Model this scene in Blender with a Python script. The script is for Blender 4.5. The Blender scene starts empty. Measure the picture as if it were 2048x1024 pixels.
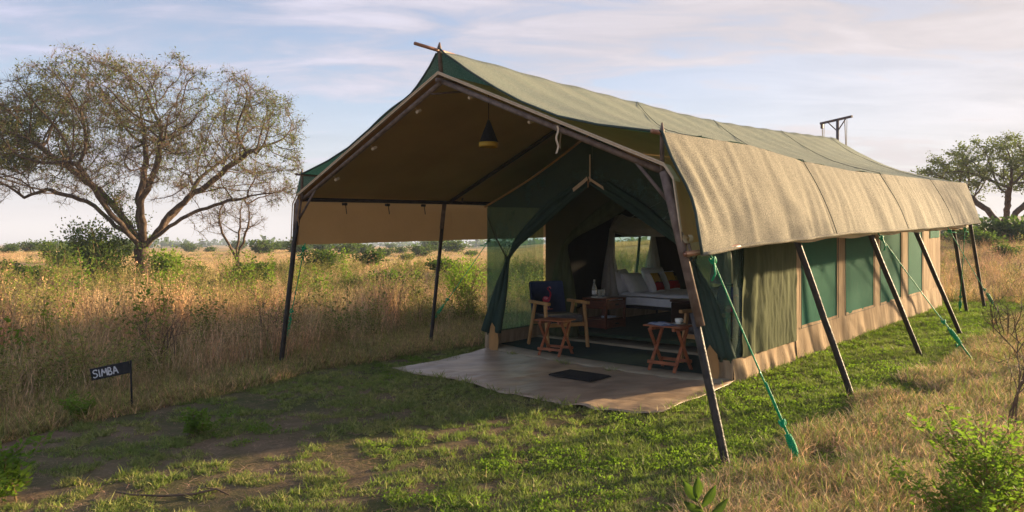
import bpy, bmesh, math, random
import numpy as np
from mathutils import Vector, Matrix, noise as mn
random.seed(7); rng = np.random.default_rng(11)
sc = bpy.context.scene
COL = sc.collection
R = math.radians
# ------------------------------------------------------------------ camera
cam_d = bpy.data.cameras.new('camera'); cam = bpy.data.objects.new('camera', cam_d); COL.objects.link(cam)
cam.location = (0, 0, 1.6); cam.rotation_euler = (R(90), 0, 0)
cam_d.sensor_width = 36; cam_d.lens = 36 * 1450 / 2048; cam_d.shift_y = -25 / 2048
cam_d.clip_start = .05; cam_d.clip_end = 20000
sc.camera = cam
# ------------------------------------------------------------------ light
SUN_EL = 11.0; SUN_AZ = 27.0            # azimuth from +X towards +Y
sun_d = bpy.data.lights.new('sun', 'SUN'); sun = bpy.data.objects.new('sun', sun_d); COL.objects.link(sun)
sun_d.energy = 5.0; sun_d.angle = R(1.3); sun_d.color = (1, .74, .44)
sv = Vector((math.cos(R(SUN_AZ)) * math.cos(R(SUN_EL)), math.sin(R(SUN_AZ)) * math.cos(R(SUN_EL)), math.sin(R(SUN_EL))))
sun.rotation_euler = sv.to_track_quat('Z', 'Y').to_euler(); sun.location = (20, 10, 12)
world = bpy.data.worlds.new('World'); sc.world = world; world.use_nodes = True
nt = world.node_tree; nt.nodes.clear(); N = nt.nodes.new; LK = nt.links.new
out = N('ShaderNodeOutputWorld'); bg = N('ShaderNodeBackground'); bg.inputs['Strength'].default_value = .09
sky = N('ShaderNodeTexSky'); sky.sky_type = 'NISHITA'; sky.sun_disc = False
sky.sun_elevation = R(SUN_EL); sky.sun_rotation = R(90 - SUN_AZ); sky.air_density = 1.0; sky.dust_density = .6; sky.ozone_density = 2.5
tc = N('ShaderNodeTexCoord'); sep = N('ShaderNodeSeparateXYZ'); LK(tc.outputs['Generated'], sep.inputs[0])
zc = N('ShaderNodeMath'); zc.operation = 'MAXIMUM'; LK(sep.outputs['Z'], zc.inputs[0]); zc.inputs[1].default_value = 0.0
zp = N('ShaderNodeMath'); zp.operation = 'ADD'; LK(zc.outputs[0], zp.inputs[0]); zp.inputs[1].default_value = .10
dx = N('ShaderNodeMath'); dx.operation = 'DIVIDE'; LK(sep.outputs['X'], dx.inputs[0]); LK(zp.outputs[0], dx.inputs[1])
dy = N('ShaderNodeMath'); dy.operation = 'DIVIDE'; LK(sep.outputs['Y'], dy.inputs[0]); LK(zp.outputs[0], dy.inputs[1])
cmb = N('ShaderNodeCombineXYZ'); LK(dx.outputs[0], cmb.inputs[0]); LK(dy.outputs[0], cmb.inputs[1])
mp = N('ShaderNodeMapping'); LK(cmb.outputs[0], mp.inputs[0]); mp.inputs['Rotation'].default_value = (0, 0, R(-35)); mp.inputs['Scale'].default_value = (.5, 1.25, 1); mp.inputs['Location'].default_value = (3.1, 1.7, 0)
n1 = N('ShaderNodeTexNoise'); LK(mp.outputs[0], n1.inputs['Vector']); n1.inputs['Scale'].default_value = .42; n1.inputs['Detail'].default_value = 7; n1.inputs['Roughness'].default_value = .5; n1.inputs['Distortion'].default_value = .35
n2 = N('ShaderNodeTexNoise'); LK(mp.outputs[0], n2.inputs['Vector']); n2.inputs['Scale'].default_value = 3.2; n2.inputs['Detail'].default_value = 8; n2.inputs['Roughness'].default_value = .62; n2.inputs['Distortion'].default_value = .5
mx = N('ShaderNodeMath'); mx.operation = 'MULTIPLY_ADD'; LK(n2.outputs[0], mx.inputs[0]); mx.inputs[1].default_value = .75; LK(n1.outputs[0], mx.inputs[2])
rmp = N('ShaderNodeMapRange'); LK(mx.outputs[0], rmp.inputs[0]); rmp.inputs[1].default_value = .76; rmp.inputs[2].default_value = 1.02; rmp.inputs[3].default_value = .05; rmp.inputs[4].default_value = .97; rmp.interpolation_type = 'SMOOTHSTEP'
# cloud colour: the sky's own brightness towards the sun, whitened
sdot = N('ShaderNodeVectorMath'); sdot.operation = 'DOT_PRODUCT'; nrm = N('ShaderNodeVectorMath'); nrm.operation = 'NORMALIZE'
LK(tc.outputs['Generated'], nrm.inputs[0]); LK(nrm.outputs[0], sdot.inputs[0]); sdot.inputs[1].default_value = (math.cos(R(SUN_AZ)), math.sin(R(SUN_AZ)), .12)
sm = N('ShaderNodeMapRange'); LK(sdot.outputs['Value'], sm.inputs[0]); sm.inputs[1].default_value = -.2; sm.inputs[2].default_value = 1.0
cc = N('ShaderNodeMixRGB'); LK(sm.outputs[0], cc.inputs[0]); cc.inputs[1].default_value = (1.42, 1.54, 2.2, 1); cc.inputs[2].default_value = (2.15, 1.9, 1.85, 1)
hz = N('ShaderNodeMapRange'); LK(zc.outputs[0], hz.inputs[0]); hz.inputs[1].default_value = 0; hz.inputs[2].default_value = .22; hz.inputs[3].default_value = .9; hz.inputs[4].default_value = 0
hm = N('ShaderNodeMath'); hm.operation = 'MAXIMUM'; LK(rmp.outputs[0], hm.inputs[0]); LK(hz.outputs[0], hm.inputs[1])
sm2 = N('ShaderNodeMapRange'); LK(sdot.outputs['Value'], sm2.inputs[0]); sm2.inputs[1].default_value = .35; sm2.inputs[2].default_value = .95; sm2.inputs[3].default_value = 0; sm2.inputs[4].default_value = .9
hm2 = N('ShaderNodeMath'); hm2.operation = 'MAXIMUM'; LK(hm.outputs[0], hm2.inputs[0]); LK(sm2.outputs[0], hm2.inputs[1])
skd = N('ShaderNodeMixRGB'); skd.blend_type = 'MULTIPLY'; skd.inputs[0].default_value = 1; LK(sky.outputs[0], skd.inputs[1]); skd.inputs[2].default_value = (.74, .66, .68, 1)
# thin streaks of light and darker cloud within the veil
sr = N('ShaderNodeMapRange'); LK(n2.outputs[0], sr.inputs[0]); sr.inputs[1].default_value = .35; sr.inputs[2].default_value = .68; sr.inputs[3].default_value = .80; sr.inputs[4].default_value = 1.18
# glow of the sun through the thin cloud around it
gl = N('ShaderNodeMapRange'); gl.interpolation_type = 'SMOOTHERSTEP'; LK(sdot.outputs['Value'], gl.inputs[0]); gl.inputs[1].default_value = .905; gl.inputs[2].default_value = 1.005; gl.inputs[3].default_value = 0; gl.inputs[4].default_value = 1
gm = N('ShaderNodeMixRGB'); LK(gl.outputs[0], gm.inputs[0]); LK(cc.outputs[0], gm.inputs[1]); gm.inputs[2].default_value = (34, 24, 14, 1)
cs_ = N('ShaderNodeVectorMath'); cs_.operation = 'SCALE'; LK(gm.outputs[0], cs_.inputs[0]); hd = N('ShaderNodeMapRange'); LK(zc.outputs[0], hd.inputs[0]); hd.inputs[1].default_value = 0; hd.inputs[2].default_value = .16; hd.inputs[3].default_value = .74; hd.inputs[4].default_value = 1
hq = N('ShaderNodeMath'); hq.operation = 'MULTIPLY'; LK(sr.outputs[0], hq.inputs[0]); LK(hd.outputs[0], hq.inputs[1]); LK(hq.outputs[0], cs_.inputs['Scale'])
mixc = N('ShaderNodeMixRGB'); LK(hm2.outputs[0], mixc.inputs[0]); LK(skd.outputs[0], mixc.inputs[1]); LK(cs_.outputs[0], mixc.inputs[2])
LK(mixc.outputs[0], bg.inputs[0]); LK(bg.outputs[0], out.inputs[0])
vs = sc.view_settings; vs.view_transform = 'Standard'; vs.look = 'None'; vs.gamma = 1; vs.exposure = 2.0; vs.use_curve_mapping = False
sc.render.engine = 'CYCLES'; sc.cycles.max_bounces = 8; sc.cycles.transparent_max_bounces = 24; sc.cycles.diffuse_bounces = 4

# ------------------------------------------------------------------ frame of the tent
O = Vector((1.586, 5.18, 0)); YAW = math.atan2(.738, .675); SL = .0254
def WP(u, v, w=0):
    return Vector((O.x + .675 * u + .738 * v, O.y + .738 * u - .675 * v, SL * u + w))
def T(u, v, w=0): return (u, -v, w + SL * u)         # in the tent's own axes
def uv_of(x, y):
    a = x - O.x; b = y - O.y
    return .675 * a + .738 * b, .738 * a - .675 * b
def smooth(t): t = max(0, min(1, t)); return t * t * (3 - 2 * t)
def gz(x, y):
    u, v = uv_of(x, y)
    z = SL * max(-12, min(u, 14))
    if u > 14: z += 1.15 * smooth((u - 14) / 26) * smooth((x + 3) / 14)
    d = math.hypot(x, y)
    z += (.02 if not (1 < u < 13 and -6 < v < 0) else .0) * mn.noise(Vector((x * .9, y * .9, 3)))
    z += min(.5, max(0, d - 14) * .012) * mn.noise(Vector((x * .09, y * .09, 7)))
    if d > 120:
        az = math.atan2(x, y)
        hill = smooth((az - .25) / .35) * smooth((d - 260) / 420)
        z += hill * (22 + 5 * mn.noise(Vector((x * .004, y * .004, 1)))) * 1.0
        z += 3 * mn.noise(Vector((x * .003, y * .003, 5))) * smooth((d - 120) / 500) - 1.5 * smooth((d - 120) / 500)
    return z

# ------------------------------------------------------------------ materials
def mat(name, col, col2=None, scale=6, rough=.8, bump=0, bscale=60, trans=0, tcol=None, holes=0, spec=.3, metal=0,
        coord='Object', rand=0, detail=5, stretch=None, lo=.35, hi=.65, fine=0):
    m = bpy.data.materials.new(name); m.use_nodes = True; t = m.node_tree; t.nodes.clear(); n = t.nodes.new; l = t.links.new
    o = n('ShaderNodeOutputMaterial'); p = n('ShaderNodeBsdfPrincipled')
    p.inputs['Roughness'].default_value = rough; p.inputs['Metallic'].default_value = metal; p.inputs['Specular IOR Level'].default_value = spec
    if coord == 'World': g = n('ShaderNodeNewGeometry'); vec = g.outputs['Position']
    else: g = n('ShaderNodeTexCoord'); vec = g.outputs['Object']
    if stretch:
        mm = n('ShaderNodeMapping'); l(vec, mm.inputs[0]); mm.inputs['Scale'].default_value = stretch; vec = mm.outputs[0]
    c2 = col2 if col2 else tuple(c * .7 for c in col)
    nz = n('ShaderNodeTexNoise'); l(vec, nz.inputs['Vector']); nz.inputs['Scale'].default_value = scale; nz.inputs['Detail'].default_value = detail
    mr = n('ShaderNodeMapRange'); l(nz.outputs[0], mr.inputs[0]); mr.inputs[1].default_value = lo; mr.inputs[2].default_value = hi
    mc = n('ShaderNodeMixRGB'); l(mr.outputs[0], mc.inputs[0]); mc.inputs[1].default_value = (*col, 1); mc.inputs[2].default_value = (*c2, 1)
    cout = mc.outputs[0]
    if fine:
        fz = n('ShaderNodeTexNoise'); l(vec, fz.inputs['Vector']); fz.inputs['Scale'].default_value = 22; fz.inputs['Detail'].default_value = 2
        fr_ = n('ShaderNodeMapRange'); l(fz.outputs[0], fr_.inputs[0]); fr_.inputs[1].default_value = .34; fr_.inputs[2].default_value = .66; fr_.inputs[3].default_value = 1 - fine; fr_.inputs[4].default_value = 1 + fine
        fh = n('ShaderNodeHueSaturation'); l(fr_.outputs[0], fh.inputs['Value']); l(cout, fh.inputs['Color']); cout = fh.outputs[0]
    if rand:
        oi = n('ShaderNodeObjectInfo'); hs = n('ShaderNodeHueSaturation')
        a = n('ShaderNodeMapRange'); l(oi.outputs['Random'], a.inputs[0]); a.inputs[3].default_value = 1 - rand; a.inputs[4].default_value = 1 + rand
        l(a.outputs[0], hs.inputs['Value']); l(cout, hs.inputs['Color'])
        b = n('ShaderNodeMapRange'); l(oi.outputs['Random'], b.inputs[0]); b.inputs[3].default_value = .5 + .05 * rand; b.inputs[4].default_value = .5 - .09 * rand
        l(b.outputs[0], hs.inputs['Hue']); cout = hs.outputs[0]
    l(cout, p.inputs['Base Color'])
    if bump:
        nb = n('ShaderNodeTexNoise'); l(vec, nb.inputs['Vector']); nb.inputs['Scale'].default_value = bscale; nb.inputs['Detail'].default_value = 4
        bp = n('ShaderNodeBump'); bp.inputs['Strength'].default_value = min(1, bump); bp.inputs['Distance'].default_value = .02 * max(1, bump); l(nb.outputs[0], bp.inputs['Height']); l(bp.outputs[0], p.inputs['Normal'])
    res = p.outputs[0]
    if trans:
        tr = n('ShaderNodeBsdfTranslucent')
        if tcol: tr.inputs[0].default_value = (*tcol, 1)
        else: l(cout, tr.inputs[0])
        ms = n('ShaderNodeMixShader'); ms.inputs[0].default_value = trans; l(res, ms.inputs[1]); l(tr.outputs[0], ms.inputs[2]); res = ms.outputs[0]
    if holes:
        tp = n('ShaderNodeBsdfTransparent'); ms = n('ShaderNodeMixShader'); ms.inputs[0].default_value = holes
        l(res, ms.inputs[1]); l(tp.outputs[0], ms.inputs[2]); res = ms.outputs[0]
    l(res, o.inputs[0]); return m

def net_mat(name, col, col2, tcol, trans, holes, speck=0., seams=None):
    """woven shade net: thread speckle, streaks along the warp, light comes through the back"""
    m = bpy.data.materials.new(name); m.use_nodes = True; t = m.node_tree; t.nodes.clear(); n = t.nodes.new; l = t.links.new
    o = n('ShaderNodeOutputMaterial'); p = n('ShaderNodeBsdfPrincipled'); p.inputs['Roughness'].default_value = .8; p.inputs['Specular IOR Level'].default_value = .06
    tcn = n('ShaderNodeTexCoord')
    mp1 = n('ShaderNodeMapping'); l(tcn.outputs['Object'], mp1.inputs[0]); mp1.inputs['Scale'].default_value = (9, 1.2, 1.2)
    st = n('ShaderNodeTexNoise'); l(mp1.outputs[0], st.inputs['Vector']); st.inputs['Scale'].default_value = 1.6; st.inputs['Detail'].default_value = 6; st.inputs['Roughness'].default_value = .65
    sp = n('ShaderNodeTexNoise'); l(tcn.outputs['Object'], sp.inputs['Vector']); sp.inputs['Scale'].default_value = 135; sp.inputs['Detail'].default_value = 2; sp.inputs['Roughness'].default_value = .8
    mr = n('ShaderNodeMapRange'); l(st.outputs[0], mr.inputs[0]); mr.inputs[1].default_value = .35; mr.inputs[2].default_value = .65
    mc = n('ShaderNodeMixRGB'); l(mr.outputs[0], mc.inputs[0]); mc.inputs[1].default_value = (*col, 1); mc.inputs[2].default_value = (*col2, 1)
    mr2 = n('ShaderNodeMapRange'); l(sp.outputs[0], mr2.inputs[0]); mr2.inputs[1].default_value = .38; mr2.inputs[2].default_value = .64; mr.inputs[1].default_value = .32; mr.inputs[2].default_value = .68
    mr2.inputs[3].default_value = 1 - speck; mr2.inputs[4].default_value = 1 + speck
    hs = n('ShaderNodeHueSaturation'); l(mc.outputs[0], hs.inputs['Color']); l(mr2.outputs[0], hs.inputs['Value']); l(hs.outputs[0], p.inputs['Base Color'])
    bp = n('ShaderNodeBump'); bp.inputs['Strength'].default_value = .55; bp.inputs['Distance'].default_value = .006; l(sp.outputs[0], bp.inputs['Height']); l(bp.outputs[0], p.inputs['Normal'])
    tr = n('ShaderNodeBsdfTranslucent'); tr.inputs[0].default_value = (*tcol, 1)
    ms = n('ShaderNodeMixShader'); ms.inputs[0].default_value = trans; l(p.outputs[0], ms.inputs[1]); l(tr.outputs[0], ms.inputs[2])
    tp = n('ShaderNodeBsdfTransparent'); tp.inputs[0].default_value = (.75, 1, .85, 1)
    ms2 = n('ShaderNodeMixShader'); l(ms.outputs[0], ms2.inputs[1]); l(tp.outputs[0], ms2.inputs[2])
    hr = n('ShaderNodeMapRange'); l(st.outputs[0], hr.inputs[0]); hr.inputs[1].default_value = .3; hr.inputs[2].default_value = .7; hr.inputs[3].default_value = holes * .8; hr.inputs[4].default_value = min(1, holes * 1.2); l(hr.outputs[0], ms2.inputs[0])
    l(ms2.outputs[0], o.inputs[0]); return m

MT = {}
MT['fly'] = net_mat('fly shade net', (.235, .27, .215), (.29, .30, .235), (.015, .22, .145), .16, .02, .45)
MT['fly_flap'] = net_mat('sun tinted shade net flap', (.235, .215, .165), (.29, .265, .205), (.015, .22, .145), .12, .02, .5)  # same net as the roof; warm low sun is put into its colour
MT['net_dark2'] = mat('gathered dark green mesh', (.05, .085, .066), (.036, .064, .05), scale=5, bump=.3, bscale=40, trans=.2, spec=.08)
MT['net_dark'] = net_mat('dark green mosquito mesh', (.075, .12, .095), (.095, .14, .11), (.05, .16, .11), .25, .30, .1)
MT['net_side'] = net_mat('clear green mesh', (.09, .20, .12), (.11, .23, .14), (.09, .34, .2), .4, .56, .1)
MT['net_win'] = net_mat('green window mesh', (.012, .13, .085), (.016, .155, .10), (.02, .25, .15), .12, .14, .1)
MT['olive'] = mat('olive cotton curtain', (.11, .125, .065), (.08, .092, .048), scale=4, bump=.3, bscale=35, trans=.1, stretch=(3, 3, .5), spec=.03)
MT['olive_dark'] = mat('olive canvas partition', (.10, .095, .055), (.075, .072, .04), scale=2, bump=.2, bscale=40, trans=.12, tcol=(.4, .36, .2), spec=.05)
MT['wall_shade'] = mat('wall canvas with room shade', (.02, .02, .016), (.014, .014, .011))  # left wall canvas, its colour darkened to hold the room's shade
MT['canvas'] = mat('tan canvas', (.50, .285, .12), (.42, .235, .095), scale=1.7, bump=.25, bscale=28, trans=.26, tcol=(.65, .38, .14), spec=.06)
MT['canvas_base'] = mat('beige wall canvas', (.40, .295, .19), (.27, .19, .115), scale=3, bump=.3, bscale=18, stretch=(5, 5, .8), trans=.04, spec=.04)
MT['tape'] = mat('beige edge tape', (.62, .47, .31), (.54, .40, .26), scale=20)
MT['pipe'] = mat('brown painted steel pipe', (.12, .08, .06), (.21, .15, .115), scale=14, rough=.65, spec=.25, stretch=(1, 1, 1))
MT['pole'] = mat('black wooden pole', (.016, .014, .013), (.045, .035, .028), scale=12, rough=.55, bump=.4, bscale=40, spec=.4)
MT['copper'] = mat('rusty copper brown pipe', (.36, .17, .09), (.25, .11, .06), scale=20, rough=.45, spec=.5)
MT['rope'] = mat('green nylon rope', (.0, .42, .17), (.0, .30, .11), scale=80, rough=.5, bump=.6, bscale=160)
MT['seam'] = mat('dark seam thread', (.06, .085, .07))
MT['carpet'] = mat('dark green carpet', (.012, .035, .028), (.02, .05, .04), scale=9, rough=.95, bump=.5, bscale=140)
MT['room_carpet'] = mat('green room carpet', (.03, .055, .03), (.02, .04, .022), scale=9, rough=.95, bump=.5, bscale=140)
MT['tarp'] = mat('worn beige tarpaulin', (.45, .33, .225), (.30, .21, .14), scale=2.6, rough=.42, bump=.6, bscale=6, spec=.45, stretch=(1, 2.2, 1))
MT['black'] = mat('black rubber', (.008, .008, .009), (.015, .015, .015), scale=40, rough=.85, bump=.6, bscale=90)
MT['black_metal'] = mat('black metal', (.012, .012, .014), rough=.4)
MT['yellow'] = mat('golden lamp band', (.55, .34, .04), (.45, .27, .03), rough=.4)
MT['pine'] = mat('pale pine wood', (.50, .28, .11), (.38, .19, .065), scale=7, rough=.5, stretch=(1, 1, .25), bump=.1, bscale=20)
MT['teak'] = mat('red brown varnished wood', (.33, .10, .035), (.21, .06, .022), scale=9, rough=.35, spec=.5, stretch=(1, 4, 1))
MT['cherry'] = mat('dark cherry wood', (.17, .045, .02), (.10, .026, .013), scale=9, rough=.35, spec=.5, stretch=(1, 1, 5))
MT['darkbrown'] = mat('very dark brown wood', (.035, .012, .008), (.05, .016, .01), rough=.5)
MT['blue'] = mat('navy blue upholstery', (.045, .07, .17), (.06, .09, .2), scale=12, rough=.9, bump=.4, bscale=150)
MT['greyfab'] = mat('dark grey upholstery', (.12, .11, .115), (.16, .15, .155), scale=30, rough=.95, bump=.4, bscale=150)
MT['white'] = mat('white cotton', (.84, .84, .88), (.76, .76, .81), scale=8, rough=.9, bump=.5, bscale=12)
MT['whitenet'] = mat('white mosquito gauze', (.75, .72, .68), (.66, .63, .6), scale=8, rough=.9, trans=.4, holes=.28)
MT['china'] = mat('white china', (.78, .76, .70), (.74, .72, .66), rough=.15, spec=.6)
MT['red'] = mat('red printed cloth', (.42, .012, .012), (.3, .01, .01), rough=.9)
MT['ochre'] = mat('ochre printed cloth', (.52, .30, .04), (.44, .25, .03), rough=.9)
MT['pink'] = mat('flamingo red pink print', (.48, .04, .09), (.33, .02, .05), scale=30)
MT['pinkl'] = mat('flamingo pale pink print', (.62, .25, .3), (.5, .15, .2), scale=30)
MT['paper'] = mat('printed white paper', (.60, .63, .70), (.42, .47, .60), scale=25)
MT['ink'] = mat('blue printed page', (.10, .18, .42), (.2, .3, .5), scale=30)
MT['glass'] = mat('clear glass', (.75, .8, .78), rough=.05, spec=.8, holes=.72)
MT['sign'] = mat('matt black board', (.010, .011, .013), (.018, .018, .02), scale=20, rough=.6, bump=.3)
MT['paint'] = mat('white brush paint', (.66, .66, .68), (.42, .42, .44), scale=55, rough=.7, lo=.4, hi=.75)
MT['trim'] = mat('beige canvas floor trim', (.34, .28, .19), (.26, .21, .14), scale=5, bump=.3, bscale=20)
MT['steel'] = mat('weathered steel mast', (.13, .10, .09), rough=.6)
MT['oldrope'] = mat('pale old rope', (.35, .34, .30))
# vegetation
MT['grass'] = mat('short green grass', (.185, .225, .065), (.34, .31, .11), scale=1.3, rough=.6, trans=.38, tcol=(.20, .32, .03), coord='World', fine=.5, rand=.35)
MT['dry'] = mat('dry straw grass', (.66, .50, .28), (.50, .35, .17), scale=1.1, rough=.7, trans=.3, coord='World', fine=.5, rand=.35)
MT['tall'] = mat('tall reddish dry grass', (.58, .43, .19), (.42, .30, .125), scale=.55, rough=.7, trans=.35, coord='World', fine=.5, rand=.35)
MT['tallgreen'] = mat('tall green grass', (.26, .31, .07), (.42, .37, .11), scale=.6, rough=.6, trans=.4, coord='World', fine=.5, rand=.3)
MT['leaf'] = mat('fresh green leaf', (.085, .165, .025), (.15, .20, .03), scale=5, rough=.7, spec=.15, trans=.42, tcol=(.22, .38, .03), rand=.25)
MT['weedleaf'] = mat('yellowish weed leaf', (.17, .22, .05), (.30, .29, .08), scale=1.5, rough=.7, spec=.15, trans=.35, coord='World', fine=.5, rand=.3)
MT['leafdark'] = mat('dark green leaf', (.05, .095, .025), (.10, .125, .03), scale=3, rough=.7, spec=.15, trans=.35, tcol=(.10, .18, .02), rand=.2)
MT['leafacacia'] = mat('small acacia leaf', (.11, .135, .04), (.19, .18, .06), scale=2, rough=.7, trans=.35, tcol=(.16, .22, .04), rand=.1)
MT['bark'] = mat('brown fissured bark', (.065, .044, .031), (.14, .098, .07), scale=5, rough=.95, bump=.9, bscale=14, stretch=(2.4, 2.4, .6))
MT['twig'] = mat('brown thin twig', (.085, .058, .04), (.15, .10, .065), scale=8)
MT['stem'] = mat('herb stem', (.17, .14, .05), (.22, .12, .05), scale=6)
MT['clod'] = mat('dead leaf litter', (.46, .32, .18), (.24, .15, .09), scale=3, rand=.4)

def ground_mat():
    m = bpy.data.materials.new('savanna soil'); m.use_nodes = True; t = m.node_tree; t.nodes.clear(); n = t.nodes.new; l = t.links.new
    o = n('ShaderNodeOutputMaterial'); p = n('ShaderNodeBsdfPrincipled'); p.inputs['Roughness'].default_value = .95; p.inputs['Specular IOR Level'].default_value = .1
    g = n('ShaderNodeNewGeometry')
    def noi(s, d=6, r=.6):
        a = n('ShaderNodeTexNoise'); l(g.outputs['Position'], a.inputs['Vector']); a.inputs['Scale'].default_value = s; a.inputs['Detail'].default_value = d; a.inputs['Roughness'].default_value = r; return a
    def mr(s, a, b, c=0, d=1):
        q = n('ShaderNodeMapRange'); l(s, q.inputs[0]); q.inputs[1].default_value = a; q.inputs[2].default_value = b; q.inputs[3].default_value = c; q.inputs[4].default_value = d; return q.outputs[0]
    def mix(f, a, b):
        q = n('ShaderNodeMixRGB'); l(f, q.inputs[0])
        for k, x in ((1, a), (2, b)):
            if isinstance(x, tuple): q.inputs[k].default_value = (*x, 1)
            else: l(x, q.inputs[k])
        return q.outputs[0]
    A = noi(.9); B = noi(7); Cn = noi(40, 4, .7); D = noi(.035, 8, .7); E_ = noi(.22, 7, .65)
    soil = mix(mr(B.outputs[0], .35, .65), (.20, .14, .085), (.13, .09, .052))
    soil = mix(mr(Cn.outputs[0], .5, .72), soil, (.24, .165, .11))
    moss = mix(mr(Cn.outputs[0], .35, .65), (.055, .07, .022), (.09, .085, .03))
    near = mix(mr(A.outputs[0], .38, .60), soil, moss)
    far = mix(mr(E_.outputs[0], .42, .62), (.52, .35, .16), (.38, .26, .11))
    far = mix(mr(D.outputs[0], .5, .62), far, (.17, .17, .06))
    ln = n('ShaderNodeVectorMath'); ln.operation = 'LENGTH'; l(g.outputs['Position'], ln.inputs[0])
    col = mix(mr(ln.outputs['Value'], 14, 26), near, far)
    l(col, p.inputs['Base Color'])
    bp = n('ShaderNodeBump'); bp.inputs['Strength'].default_value = .8; bp.inputs['Distance'].default_value = .03; l(B.outputs[0], bp.inputs['Height'])
    bp2 = n('ShaderNodeBump'); bp2.inputs['Strength'].default_value = .7; bp2.inputs['Distance'].default_value = .01; l(Cn.outputs[0], bp2.inputs['Height']); l(bp.outputs[0], bp2.inputs['Normal']); l(bp2.outputs[0], p.inputs['Normal'])
    l(p.outputs[0], o.inputs[0]); return m
MT['ground'] = ground_mat()

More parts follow.
